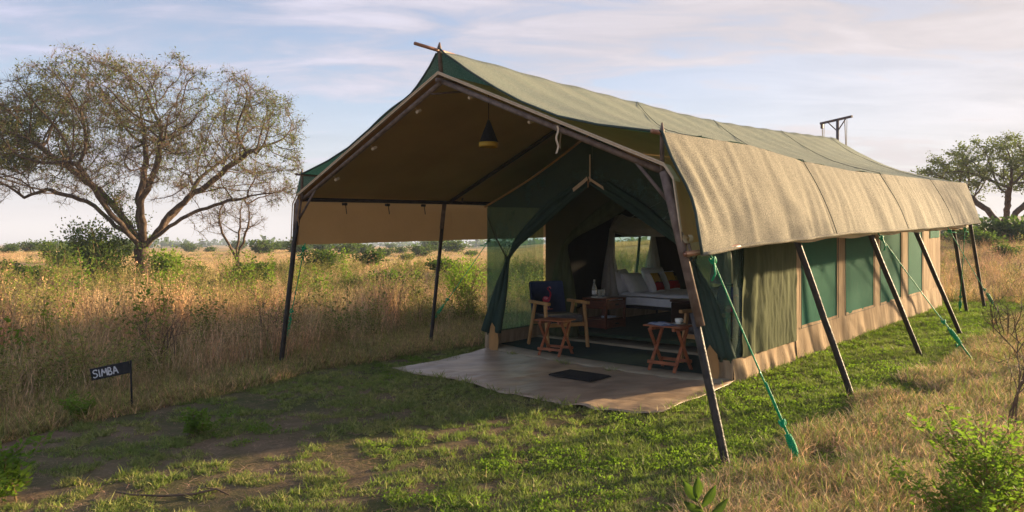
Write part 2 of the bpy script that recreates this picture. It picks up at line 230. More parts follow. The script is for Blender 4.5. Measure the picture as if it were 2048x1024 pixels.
# ------------------------------------------------------------------ mesh building
class MB:
    def __init__(s): s.v = []; s.f = []
    def add(s, vs_, fs):
        b = len(s.v); s.v += [tuple(p) for p in vs_]; s.f += [tuple(b + i for i in f) for f in fs]; return s
    def box(s, c, size, rot=None, bev=0):
        x, y, z = [a / 2 for a in size]; M_ = rot.to_matrix() if hasattr(rot, 'to_matrix') else (rot if rot is not None else Matrix.Identity(3)); c = Vector(c)
        pts = []
        if bev:
            b = bev
            vs_ = []
            for sz in (-1, 1):
                for sy in (-1, 1):
                    for sx in (-1, 1):
                        for k in range(3):
                            q = Vector((sx * (x - (b if k != 0 else 0)), sy * (y - (b if k != 1 else 0)), sz * (z - (b if k != 2 else 0)))); vs_.append(c + M_ @ q)
            def I(sx, sy, sz, k): return ((sz > 0) * 4 + (sy > 0) * 2 + (sx > 0)) * 3 + k
            fs = []
            for sg in (-1, 1):
                fs.append([I(sg, -1, -1, 0), I(sg, 1, -1, 0), I(sg, 1, 1, 0), I(sg, -1, 1, 0)][::sg])
                fs.append([I(-1, sg, -1, 1), I(1, sg, -1, 1), I(1, sg, 1, 1), I(-1, sg, 1, 1)][::-sg])
                fs.append([I(-1, -1, sg, 2), I(1, -1, sg, 2), I(1, 1, sg, 2), I(-1, 1, sg, 2)][::sg])
            for a in (-1, 1):
                for b_ in (-1, 1):
                    fs.append([I(a, b_, -1, 0), I(a, b_, 1, 0), I(a, b_, 1, 1), I(a, b_, -1, 1)])
                    fs.append([I(a, -1, b_, 0), I(a, 1, b_, 0), I(a, 1, b_, 2), I(a, -1, b_, 2)])
                    fs.append([I(-1, a, b_, 1), I(1, a, b_, 1), I(1, a, b_, 2), I(-1, a, b_, 2)])
                    for c_ in (-1, 1): fs.append([I(a, b_, c_, 0), I(a, b_, c_, 1), I(a, b_, c_, 2)])
            return s.add(vs_, fs)
        for sz in (-1, 1):
            for sy in (-1, 1):
                for sx in (-1, 1): pts.append(c + M_ @ Vector((sx * x, sy * y, sz * z)))
        return s.add(pts, [(0, 2, 3, 1), (4, 5, 7, 6), (0, 1, 5, 4), (2, 6, 7, 3), (0, 4, 6, 2), (1, 3, 7, 5)])
    def bar(s, a, b, wx, wy, up=(0, 0, 1), bev=0):
        a = Vector(a); b = Vector(b); d = (b - a); L = d.length; d.normalize(); up = Vector(up)
        x = up.cross(d); x.normalize(); y = d.cross(x)
        M_ = Matrix((x, y, d)).transposed(); return s.box((a + b) / 2, (wx, wy, L), M_, bev)
    def tube(s, pts, r, seg=8, cap=True):
        pts = [Vector(p) for p in pts]; n_ = len(pts); rr = r if isinstance(r, (list, tuple)) else [r] * n_
        vs_ = []; x = None
        for i, p in enumerate(pts):
            d = (pts[min(i + 1, n_ - 1)] - pts[max(i - 1, 0)])
            if d.length < 1e-9: d = Vector((0, 0, 1))
            d.normalize()
            if x is None:
                x = d.orthogonal()
            x = x - d * x.dot(d)
            if x.length < 1e-6: x = d.orthogonal()
            x.normalize(); y = d.cross(x)
            for k in range(seg):
                a = 2 * math.pi * k / seg; vs_.append(p + (x * math.cos(a) + y * math.sin(a)) * rr[i])
        fs = [(i * seg + k, i * seg + (k + 1) % seg, (i + 1) * seg + (k + 1) % seg, (i + 1) * seg + k) for i in range(n_ - 1) for k in range(seg)]
        if cap: fs += [tuple(range(seg))[::-1], tuple((n_ - 1) * seg + k for k in range(seg))]
        return s.add(vs_, fs)
    def grid(s, fn, nu, nv, flip=False):
        vs_ = [fn(i / nu, j / nv) for i in range(nu + 1) for j in range(nv + 1)]
        fs = [(i * (nv + 1) + j, (i + 1) * (nv + 1) + j, (i + 1) * (nv + 1) + j + 1, i * (nv + 1) + j + 1) for i in range(nu) for j in range(nv)]
        if flip: fs = [f[::-1] for f in fs]
        return s.add(vs_, fs)
    def lathe(s, prof, c=(0, 0, 0), seg=24):
        c = Vector(c); vs_ = [c + Vector((r * math.cos(2 * math.pi * k / seg), r * math.sin(2 * math.pi * k / seg), z)) for r, z in prof for k in range(seg)]
        n_ = len(prof); return s.add(vs_, [(i * seg + k, i * seg + (k + 1) % seg, (i + 1) * seg + (k + 1) % seg, (i + 1) * seg + k) for i in range(n_ - 1) for k in range(seg)])
    def ext(s, poly, h, M_=None, c=(0, 0, 0)):
        """polygon in xy extruded by h along z then moved by matrix"""
        M_ = M_ if M_ is not None else Matrix.Identity(3); c = Vector(c); n_ = len(poly)
        vs_ = [c + M_ @ Vector((x, y, 0)) for x, y in poly] + [c + M_ @ Vector((x, y, h)) for x, y in poly]
        return s.add(vs_, [tuple(range(n_))[::-1], tuple(range(n_, 2 * n_))] + [(i, (i + 1) % n_, n_ + (i + 1) % n_, n_ + i) for i in range(n_)])
    def build(s, name, m, parent=None, smooth_=False, loc=None):
        me = bpy.data.meshes.new(name); me.from_pydata(s.v, [], s.f); me.update()
        ms = m if isinstance(m, (list, tuple)) else [m]
        for q in ms: me.materials.append(MT[q])
        if smooth_: me.polygons.foreach_set('use_smooth', [True] * len(me.polygons))
        o = bpy.data.objects.new(name, me); COL.objects.link(o)
        if parent: o.parent = parent
        if loc: o.location = loc
        return o
def tag(o, label=None, cat=None, group=None, kind=None):
    if label: o['label'] = label
    if cat: o['category'] = cat
    if group: o['group'] = group
    if kind: o['kind'] = kind
    return o
def thing(name, label, cat, loc=(0, 0, 0), rz=0, group=None):
    o = bpy.data.objects.new(name, None); COL.objects.link(o); o.empty_display_size = .1
    o.location = loc; o.rotation_euler = (0, 0, rz); return tag(o, label, cat, group)
def copy_tree(o, parent=None):
    c = o.copy(); COL.objects.link(c); c.parent = parent
    for ch in o.children: copy_tree(ch, c)
    return c
def npmesh(name, V_, F_, m, parent=None, mi=None):
    """V_ (n,3), F_ (m,k) numpy -> object"""
    me = bpy.data.meshes.new(name); k = F_.shape[1]; me.vertices.add(len(V_)); me.vertices.foreach_set('co', V_.astype(np.float32).ravel())
    me.loops.add(F_.size); me.loops.foreach_set('vertex_index', F_.astype(np.int32).ravel())
    me.polygons.add(len(F_)); me.polygons.foreach_set('loop_start', np.arange(0, F_.size, k, dtype=np.int32)); me.polygons.foreach_set('loop_total', np.full(len(F_), k, dtype=np.int32))
    for q in (m if isinstance(m, (list, tuple)) else [m]): me.materials.append(MT[q])
    if mi is not None: me.polygons.foreach_set('material_index', mi.astype(np.int32))
    me.update(calc_edges=True); me.validate()
    o = bpy.data.objects.new(name, me)
    if parent is not False: COL.objects.link(o)
    if parent: o.parent = parent
    return o

# ------------------------------------------------------------------ ground
def build_ground():
    az = [R(-180) + R(360) * i / 360 for i in range(360)]
    # finer rings close by
    rad = [0.0] + list(np.geomspace(.5, 6500, 190))
    vs_ = [(0, 0, gz(0, 0))]; fs = []
    for r in rad[1:]:
        for a in az:
            x = r * math.sin(a); y = r * math.cos(a); vs_.append((x, y, gz(x, y)))
    n_ = len(az)
    for k in range(n_): fs.append((0, 1 + (k + 1) % n_, 1 + k))
    for i in range(len(rad) - 2):
        b = 1 + i * n_; c = b + n_
        for k in range(n_): fs.append((b + k, b + (k + 1) % n_, c + (k + 1) % n_, c + k))
    mb = MB(); mb.v = vs_; mb.f = fs
    o = mb.build('ground', 'ground', smooth_=True); tag(o, kind='structure')
build_ground()

# ------------------------------------------------------------------ the tent
tent = thing('safari_tent', 'large green and tan canvas safari tent with a netting fly roof over a front porch', 'tent', tuple(O), YAW)
FLYP = [(0, 3.58), (.08, 3.50), (.26, 3.39), (.45, 3.26), (.8, 3.05), (1.12, 2.88), (1.54, 2.70), (1.96, 2.58), (2.44, 2.48), (2.55, 2.465)]
def lerp(tab, x):
    for (a, b), (c, d) in zip(tab, tab[1:]):
        if x <= c: return b + (d - b) * (x - a) / (c - a)
    return tab[-1][1]
RIDGE = [(-.1, 3.58), (0, 3.575), (.88, 3.53), (1.93, 3.49), (3.2, 3.455), (4.43, 3.43), (6.08, 3.42), (8.5, 3.49), (11.4, 3.60), (11.9, 3.60)]
EAVE = [(-.1, 2.465), (0, 2.46), (1.55, 2.47), (2.82, 2.40), (4.35, 2.37), (5.67, 2.39), (8.4, 2.42), (10.95, 2.46), (12, 2.46)]
UEND = 11.55
def uend(d): # back edge curves inwards a little between ridge and eave
    return UEND - .6 * (d / 2.55)
def fly_h(u, d):
    t = d / 2.55; r = lerp(RIDGE, u); e = lerp(EAVE, u)
    straight = r + (e - r) * t
    front = lerp(FLYP, d) - (3.58 + (2.465 - 3.58) * t)      # <=0: the sagging edge
    k = math.exp(-u / 1.6) + .55 * (1 - math.exp(-u / 1.6)) + .45 * smooth((u - 9.5) / 2)
    return straight + front * min(1, k)
def fly_pt(s, q):
    d = abs(q - .5) * 2 * 2.55; sg = 1 if q > .5 else -1
    u = -.03 + s * (uend(d) + .03)
    w = fly_h(u, d) - (.12 * math.exp(-((d - .36) / .34) ** 2) * math.exp(-u / .8) if sg < 0 else 0) + .012 * mn.noise(Vector((u * .9, d * 3 * sg, 0))) + .006 * math.sin(u * 9 + d)
    return T(u, -3.13 + sg * d, w)
m = MB(); m.grid(fly_pt, 110, 44)
fly = m.build('fly_roof', 'fly', tent, True)
FLB = [(-.1, 1.52), (0, 1.52), (.82, 1.57), (1.89, 1.59), (3.3, 1.63), (4.22, 1.63), (6.46, 1.65), (8, 1.67), (9.68, 1.70), (12, 1.74)]
def flap_pt(s, q):
    u = -.03 + s * (10.9 + .03) - .75 * q * max(0, s - .78) / .22
    v = -.575 + (.34) * q + .03 * math.sin(math.pi * q)
    fold = .022 * q * mn.noise(Vector((u * 3.2, q * .8, 2))) + .012 * q * math.sin(u * 7 + 2 * mn.noise(Vector((u, 0, 0))))
    for su in (2.85, 5.55, 8.3): fold -= .018 * math.exp(-((u - su) / .12) ** 2) * (1 - q * .3)
    fold += .010 * mn.noise(Vector((u * 9 + q * 1.5, q * 1.2, 7))) + .022 * math.exp(-u / .5) * math.sin((u - q * .25) * 26) * math.sin(math.pi * min(1, q * 1.1))
    fold += .05 * q * math.exp(-(u / .18) ** 2) * math.sin(q * 3)
    w = lerp(EAVE, u) * (1 - q) + lerp(FLB, u) * q
    return T(u, v + fold, w)
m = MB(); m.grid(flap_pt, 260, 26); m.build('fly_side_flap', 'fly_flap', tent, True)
def flapL_pt(s, q):
    u = -.02 + s * 10.9; v = -5.69 - .12 * q; return T(u, v + .012 * math.sin(u * 6), lerp(EAVE, u) - q * .27)
m = MB(); m.grid(flapL_pt, 60, 6); m.build('fly_side_flap', 'fly', tent, True)
# doubled hem of the fly's front edge and of the flap
m = MB()
for sg in (-1, 1):
    pts = [T(-.03, -3.13 + sg * d, fly_h(-.03, d) - (.12 * math.exp(-((d - .36) / .34) ** 2) if sg < 0 else 0)) for d in np.linspace(0.02, 2.55, 26)]
    m.tube(pts, .011, 6)
m.tube([T(-.03, flap_pt(0, q)[1] * -1 + .004, flap_pt(0, q)[2]) for q in np.linspace(0, 1, 10)], .012, 6)
m.build('fly_hem', 'seam', tent, True)
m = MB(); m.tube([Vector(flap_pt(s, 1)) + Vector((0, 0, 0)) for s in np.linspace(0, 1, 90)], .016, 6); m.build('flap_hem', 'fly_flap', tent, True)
for su in (.62, 2.85, 5.55, 8.2):
    m = MB(); pts = []
    for i in range(24):
        d = 2.55 * i / 23; u = min(su + 3.0 * (1 - i / 23), uend(d) - .02); pts.append(Vector(T(u, -3.13 + d, fly_h(u, d) + .014)))
    s_ = (su + .03) / 10.93
    if su > 1: pts += [Vector(flap_pt(s_, q)) + Vector((0, -.012, 0)) for q in np.linspace(.02, 1, 14)]
    m.tube(pts, .0038, 5); m.build('seam', 'seam', tent)
# inner canvas roof over the porch and the room
def CR(q):  # cross profile, q 0..1 from left flap bottom to right flap bottom
    pts = [(-5.90, 1.58), (-5.86, 2.08), (-5.76, 2.19), (-3.13, 3.30), (-.555, 2.19), (-.475, 2.08), (-.40, 1.60)]
    return pts
def canvas_pt(s, q):
    u = .0 + s * 10.1; pts = CR(0); cuts = [0, .1, .14, .5, .86, .9, 1.0]
    for k in range(6):
        if q <= cuts[k + 1]:
            t = (q - cuts[k]) / (cuts[k + 1] - cuts[k]); v = pts[k][0] + (pts[k + 1][0] - pts[k][0]) * t; w = pts[k][1] + (pts[k + 1][1] - pts[k][1]) * t; break
    if .14 < q < .86: # slight sag between frames
        w -= .02 * abs(math.sin(math.pi * u / 2.7)) * (1 - abs(q - .5) / .36)
    wr = .006 * mn.noise(Vector((u * 2.2, q * 8, 5)))
    return T(u, v + (wr * 2 if q < .12 or q > .88 else 0), w + wr)
m = MB(); m.grid(canvas_pt, 84, 72); m.build('canvas_roof', 'canvas', tent, True)
def edge_line(u, off=0):
    pts = CR(0); out_ = []
    for (a, b) in zip(pts, pts[1:]):
        n_ = 10 if abs(a[0] - b[0]) > 1 else 3
        for i in range(n_): t = i / n_; out_.append((a[0] + (b[0] - a[0]) * t, a[1] + (b[1] - a[1]) * t))
    out_.append(pts[-1]); return [T(u, v, w + off) for v, w in out_]
m = MB(); a_ = edge_line(-.012, .012); b_ = edge_line(.075, .012)
for i in range(len(a_) - 1):
    k = len(m.v); m.v += [a_[i], a_[i + 1], b_[i + 1], b_[i]]; m.f.append((k, k + 1, k + 2, k + 3))
c_ = edge_line(-.03, .024); d_ = edge_line(-.03, .0)
for i in range(len(a_) - 1):
    k = len(m.v); m.v += [c_[i], c_[i + 1], d_[i + 1], d_[i]]; m.f.append((k, k + 1, k + 2, k + 3))
m.tube(c_, .007, 6); m.build('roof_edge_tape', 'tape', tent, True)
# bottom hem of the canvas flap showing under the fly
m = MB(); m.grid(lambda s, q: T(.0 + s * 10.05, -.375 + .012 * math.sin(s * 60), 1.60 - .06 * q + .10 * s * .9 + .012 * math.sin(s * 45)), 120, 2); m.build('canvas_flap_hem', 'tape', tent, True)
m = MB(); m.v += [T(10.06, -5.70, 2.12), T(10.06, -.56, 2.12), T(10.06, -3.13, 3.28), T(10.08, -5.70, 2.12), T(10.08, -.56, 2.12), T(10.08, -3.13, 3.28)]; m.f += [(0, 1, 2), (5, 4, 3)]; m.build('added_rear_gable', 'canvas', tent)  # unseen end panel, added to keep low sun from leaking under the roof
# frames: rafters, posts
def rafters(u, r=.024, mt='pipe'):
    m = MB(); m.tube([T(u, -3.13, 3.235), T(u, -5.72, 2.15)], r, 10); m.build('rafter', mt, tent, True)
    m = MB(); m.tube([T(u, -3.13, 3.235), T(u, -.58, 2.15)], r, 10); m.build('rafter', mt, tent, True)
rafters(.03, .026); rafters(2.50, .026, 'pole')
for u in (5.4, 8.2): rafters(u, .022, 'pole')
m = MB(); m.tube([T(-.05, -3.13, 3.24), T(10.6, -3.13, 3.24)], .022, 8); m.build('ridge_pipe', 'pipe', tent, True)
for v in (-5.73, -.56):
    m = MB(); m.tube([T(.03, v, 2.15), T(10.6, v, 2.15)], .026, 8); m.build('eave_pipe', 'pole', tent, True)
# braces in the corner and across the apex
m = MB(); m.tube([T(.03, -.86, 2.27), T(.01, -.50, 1.88)], .014, 8); m.build('corner_brace', 'pipe', tent, True)
m = MB(); m.tube([T(.03, -5.42, 2.27), T(.01, -5.80, 1.88)], .014, 8); m.build('corner_brace', 'pipe', tent, True)
m = MB(); m.tube([T(.03, -3.30, 3.13), T(.32, -3.13, 3.17)], .011, 6); m.build('apex_brace', 'pipe', tent, True)
# leaning side poles (upper steel sleeve, lower black pole)
def support(top, foot, r=.032, sleeve=.45, lab=None):
    a = Vector(T(*top)); b = Vector(T(*foot)); b2 = b - Vector((0, 0, .25))
    j = a.lerp(b, sleeve)
    m = MB(); n_ = 9; pts = [a.lerp(b2, i / n_) + Vector((.006 * mn.noise(Vector((i * .7, a.x, 0))), .006 * mn.noise(Vector((i * .7, a.x, 9))), 0)) for i in range(n_ + 1)]
    pts[0] = a.lerp(b2, .02)
    k0 = int(sleeve * n_)
    m.tube(pts[max(0, k0 - 0):], r * .92, 12); o = m.build('support_pole', 'pole', tent, True)
    if sleeve > .05:
        m = MB(); m.tube([a, a.lerp(b, .18), j + (b - a) * .02], r * 1.05, 12); m.build('pole_sleeve', 'pipe', o, True)
    return o
support((.0, -.57, 2.15), (0, 0, 0), .034, .52)
support((-.0, -5.75, 2.15), (-.08, -6.12, 0), .034, .12)
support((2.44, -5.75, 2.15), (2.37, -6.03, 0), .030, .12)
for top, foot in (((2.31, -.47, 1.66), (2.76, .02, 0)), ((4.63, -.47, 1.70), (5.82, -.08, 0)), ((6.71, -.47, 1.72), (8.25, -.08, 0))):
    support(top, foot, .034, 0)
support((9.2, -.46, 1.72), (11.6, -.66, .02), .034, 0)
support((10.6, -.46, 1.75), (12.7, -.55, .02), .034, 0)
for u in (5.2, 7.9, 10.4): support((u, -5.75, 2.15), (u + .1, -6.05, 0), .030, 0)
# posts that lift the fly off the canvas, poles of the fly
m = MB(); m.tube([T(.02, -3.13, 3.27), T(-.01, -3.13, 3.57), T(-.01, -3.125, 3.62)], [.024, .022, .007], 10); m.build('fly_post', 'pipe', tent, True)
for v in (-.585, -5.69):
    m = MB(); m.tube([T(.0, v, 2.16), T(.0, v, 2.47), T(.0, v, 2.53)], [.018, .017, .006], 10); m.build('fly_post', 'pipe', tent, True)
for u in (2.75, 5.5, 8.2, 11.0):
    for v in (-3.13, -.585, -5.69):
        m = MB(); hh = (3.26, fly_h(u, 0) - .02) if v == -3.13 else (2.16, lerp(EAVE, u) - .02); m.tube([T(u, v, hh[0]), T(u, v, hh[1])], .016, 6); m.build('fly_post', 'pipe', tent)
m = MB(); m.tube([T(-.33, -3.13, 3.555), T(.2, -3.13, 3.525)], .017, 10); m.build('fly_ridge_pole', 'copper', tent, True)
m = MB(); m.tube([T(-.12, -.60, 2.455), T(.5, -.60, 2.44)], .018, 10); m.build('fly_eave_pole', 'copper', tent, True)
m = MB(); m.tube([T(-.10, -5.67, 2.455), T(.5, -5.67, 2.44)], .014, 8); m.build('fly_eave_pole', 'pipe', tent, True)
m = MB(); a = Vector(T(-.16, -.30, 1.525)); b = Vector(T(.6, -.245, 1.56)); m.tube([a, b], .021, 12, False)
m.tube([a, a.lerp(b, .2)], .014, 10); m.build('flap_pole', 'copper', tent, True)
# small canvas toggles tied under the front rafters
for d, sg in ((.35, 1), (1.13, 1), (.45, -1), (1.22, -1), (1.95, -1)):
    v = -3.13 + sg * d; w = 3.235 - d * .4195 - .05; m = MB()
    m.box(T(.10, v, w), (.075, .035, .03), Matrix.Rotation(.5 * sg, 3, 'X') @ Matrix.Rotation(-.5, 3, 'Y'), .006); m.tube([T(.03, v, w + .04), T(.10, v, w)], .004, 5); m.build('canvas_toggle', 'tape', tent)
for u in (.65, 1.35, 2.0):
    m = MB(); m.box(T(u, -5.72, 2.10), (.06, .05, .035), None, .006); m.tube([T(u, -5.70, 2.09), T(u + .01, -5.69, 1.97)], .006, 5); m.build('canvas_toggle', 'pole', tent)
def ribbon(pts, wdt, axis, mb):
    ax = Vector(axis) * wdt / 2; k = len(mb.v)
    for p in pts: mb.v += [tuple(Vector(p) - ax), tuple(Vector(p) + ax)]
    for i in range(len(pts) - 1): mb.f.append((k + 2 * i, k + 2 * i + 1, k + 2 * i + 3, k + 2 * i + 2))
# hanging tie straps
m = MB(); ribbon([T(.0, -1.62 + .012 * math.sin(i * 1.3), 2.62 - .03 * i) for i in range(9)], .028, (.3, 1, 0), m); ribbon([T(.02, -1.60 + .006 * math.sin(i), 2.60 - .03 * i) for i in range(7)], .02, (1, .3, 0), m); m.build('tie_strap', 'tape', tent)
m = MB(); ribbon([T(-.02, -5.73 + .02 * math.sin(i * .8), 2.22 - .05 * i) for i in range(9)], .035, (.8, .6, 0), m); m.build('tie_strap', 'canvas', tent)
m = MB(); ribbon([T(2.45, -5.62 + .006 * math.sin(i * .8), 2.0 - .05 * i) for i in range(6)], .03, (.8, .6, 0), m); m.build('tie_strap', 'canvas', tent)
m = MB() # rolled strap hung on the right front pole
c0 = Vector(T(.0, -.36, 1.64))
spr = [(math.cos(a) * (.018 + .003 * a), math.sin(a) * (.018 + .004 * a)) for a in np.linspace(0, 6.8, 26)]
k = 0
for sx in (-.03, .03):
    m.v += [tuple(c0 + Vector((0, 0, 0)) + Vector((x * .2 + sx, x, z))) for x, z in spr]
m.f += [(i, i + 1, 27 + i, 26 + i) for i in range(25)]; m.build('rolled_strap', 'tape', tent)
m = MB()
for i in range(1): m.tube([T(.0, -.36, 1.60), T(0, -.34, 1.53), T(0, -.36, 1.50)], .012, 6)
m.build('shackle', 'pipe', tent)

# guy ropes with wound slack and knots
def guy(a, b, wrap=(.78, .9), tail=True):
    a = Vector(T(*a)); b = Vector(T(*b)); d = (b - a); L = d.length; dn = d.normalized(); x = dn.orthogonal().normalized(); y = dn.cross(x)
    m = MB(); m.tube([a.lerp(b, i / 12) - Vector((0, 0, .012 * math.sin(math.pi * i / 12))) for i in range(13)], .0065, 6)
    m.tube([a.lerp(b, .62 + .38 * i / 6) + x * .016 for i in range(7)], .006, 6)
    o = m.build('guy_rope', 'rope', tent, True)
    m = MB(); pts = []
    p0, p1 = wrap; n_ = 90
    for i in range(n_):
        t = i / n_; an = t * 2 * math.pi * 10; rr = .016 + .008 * math.sin(math.pi * t)
        pts.append(a.lerp(b, p0 + (p1 - p0) * t) + (x * math.cos(an) + y * math.sin(an)) * rr)
    m.tube(pts, .007, 6); m.build('rope_wrap', 'rope', o, True)
    for kk, tt in ((0, p0 - .05), (1, .04)): # knots
        c = a.lerp(b, tt); m = MB(); m.tube([c + (x * math.cos(q) + y * math.sin(q)) * .02 + dn * .02 * math.sin(q * 2) for q in np.linspace(0, 9, 26)], .009, 6); m.build('rope_knot', 'rope', o, True)
    c = a.lerp(b, .05); m = MB(); m.tube([c, c + dn * .08 + y * .03 + x * .02, c + dn * .12 + y * .07], .008, 6); m.build('rope_end', 'rope', o, True)
    if tail: c = a.lerp(b, p1 + .0); m = MB(); m.tube([c, c + dn * .03 - x * .05 + y * .02, c + dn * .03 - x * .10, c + dn * .06 - x * .12 - Vector((0, 0, .02))], .008, 6); m.build('rope_end', 'rope', o, True)
guy((.12, -.25, 1.53), (.35, .34, 0), (.86, .95))
guy((4.35, -.27, 1.62), (5.35, .55, 0), (.72, .84))
guy((7.9, -.27, 1.66), (11.0, -.05, 0), (.72, .84), False)
guy((9.2, -.27, 1.68), (11.3, -.75, 0), (.86, .95), False)
guy((.1, -5.78, 1.60), (.41, -6.86, 0), (.62, .95))
guy((3.5, -5.8, 1.62), (3.3, -7.2, 0), (.7, .85)); guy((6.3, -5.8, 1.62), (6.1, -7.2, 0), (.7, .85))

# ---- tent body
RV, LV = -1.26, -5.0
def gable_w(v, top=2.93, eave=2.06): return eave + (top - eave) * (1 - abs(v + 3.13) / 1.87) - .05 * math.sin(math.pi * abs(v + 3.13) / 1.87)
# side walls : lower canvas band, upright strips, windows
def wall_strip(v, u0, u1, w0, w1, mt, name, amp=.012, freq=9, off=0, nu=None, skirt=0, parent=tent):
    nu = nu or max(4, int((u1 - u0) * 16))
    def fn(s, q):
        u = u0 + (u1 - u0) * s; w = w0 + (w1 - w0) * q
        sgn = 1 if v > -3 else -1
        d = amp * mn.noise(Vector((u * freq * .35, w * .7, v))) * (1.3 - q * .8) + amp * .6 * math.sin(u * freq + 3 * mn.noise(Vector((u, w, 0)))) * (1 - q * .6)
        return T(u, v + sgn * (off + d + skirt * (1 - q)), w)
    m = MB(); m.grid(fn, nu, 10); return m.build(name, mt, parent, True)
WINR = [(4.56, 5.95), (6.27, 7.66), (7.97, 9.25), (9.67, 10.70)]
for v in (RV, LV):
    WINS = WINR if v == RV else [(5.61, 7.05), (8.6, 9.9)]
    wall = wall_strip(v, 4.36, 12.1, -.03, .42, 'canvas_base', 'wall_base', .022, 11, .004, skirt=.05)
    edges = [4.36] + [x for w_ in WINS for x in w_] + [12.1]
    for i in range(0, len(edges), 2):
        u0, u1 = edges[i], edges[i + 1]
        wall_strip(v, u0 - .01, u1 + .01, .40, 2.06, 'canvas_base' if v == RV else 'wall_shade', 'wall_strip', .006, 9, .006, nu=6 if u1 - u0 < .6 else 20)
    for (u0, u1) in WINS:
        WT = 1.98 if v == RV else 1.57
        wo = wall_strip(v, u0, u1, .39, WT, 'net_win' if v == RV else 'net_side', 'window', .004, 6, -.002)
        if v == LV: wall_strip(v, u0 - .01, u1 + .01, 1.56, 2.06, 'wall_shade', 'wall_strip', .004, 6, .0)
        m = MB(); sg = 1 if v > -3 else -1; vv = v + sg * .018
        m.tube([T(u0, vv, WT), T(u0, vv, .385), T(u1, vv, .385), T(u1, vv, WT)], .0045, 5); m.build('window_binding', 'seam', wo)
# narrow green vent above the last window
wall_strip(RV, 11.25, 12.0, 1.42, 2.0, 'net_win', 'vent_panel', .003, 6, .02)
# porch side: olive curtain on the sun side, clear mesh on the other, beige skirts
wall_strip(RV, 2.62, 4.36, .24, 2.06, 'net_dark', 'porch_side_mesh', .012, 7, .0)
def curtain(s, q):
    u = 2.80 + 1.52 * s; w = .26 + 1.75 * q
    d = .028 * math.sin(u * 17 + 2 * mn.noise(Vector((u * 2, w, 0)))) * math.exp(-((u - 2.95) / .35) ** 2) + .016 * mn.noise(Vector((u * 6, w * 1.6, 4))) + .010 * mn.noise(Vector((u * 17, w * 7, 4)))
    return T(u, RV + .045 + d, w)
m = MB(); m.grid(curtain, 90, 30); m.build('porch_curtain', 'olive', tent, True)
def skirt(s, q):
    u = 2.60 + 1.82 * s; d = .03 * mn.noise(Vector((u * 4, 0, 0))) + .016 * math.sin(u * 21 + 3 * mn.noise(Vector((u * 3, q, 0)))) ; d *= (1.2 - q)
    return T(u, RV + .012 + d + .05 * (1 - q), -.03 + .29 * q)
m = MB(); m.grid(skirt, 60, 6); m.build('porch_skirt', 'canvas_base', tent, True)
wall_strip(LV, 2.6, 3.85, .24, 2.06, 'net_side', 'porch_side_mesh', .006, 5, .0)
wall_strip(LV, 2.6, 4.4, -.03, .26, 'canvas_base', 'porch_skirt', .02, 11, .006, skirt=.04)
# rear wall and room roof
m = MB(); m.grid(lambda s, q: T(12.1, LV + (RV - LV) * s, -.03 + (gable_w(LV + (RV - LV) * s) + .03) * q), 20, 8); m.build('rear_wall', 'canvas_base', tent, True)
m = MB(); m.grid(lambda s, q: T(2.55 + 9.5 * s, LV - .02 + (RV - LV + .04) * q, gable_w(max(-4.999, min(-1.261, LV + (RV - LV) * q)))), 40, 20); m.build('room_roof', 'olive_dark', tent, True)
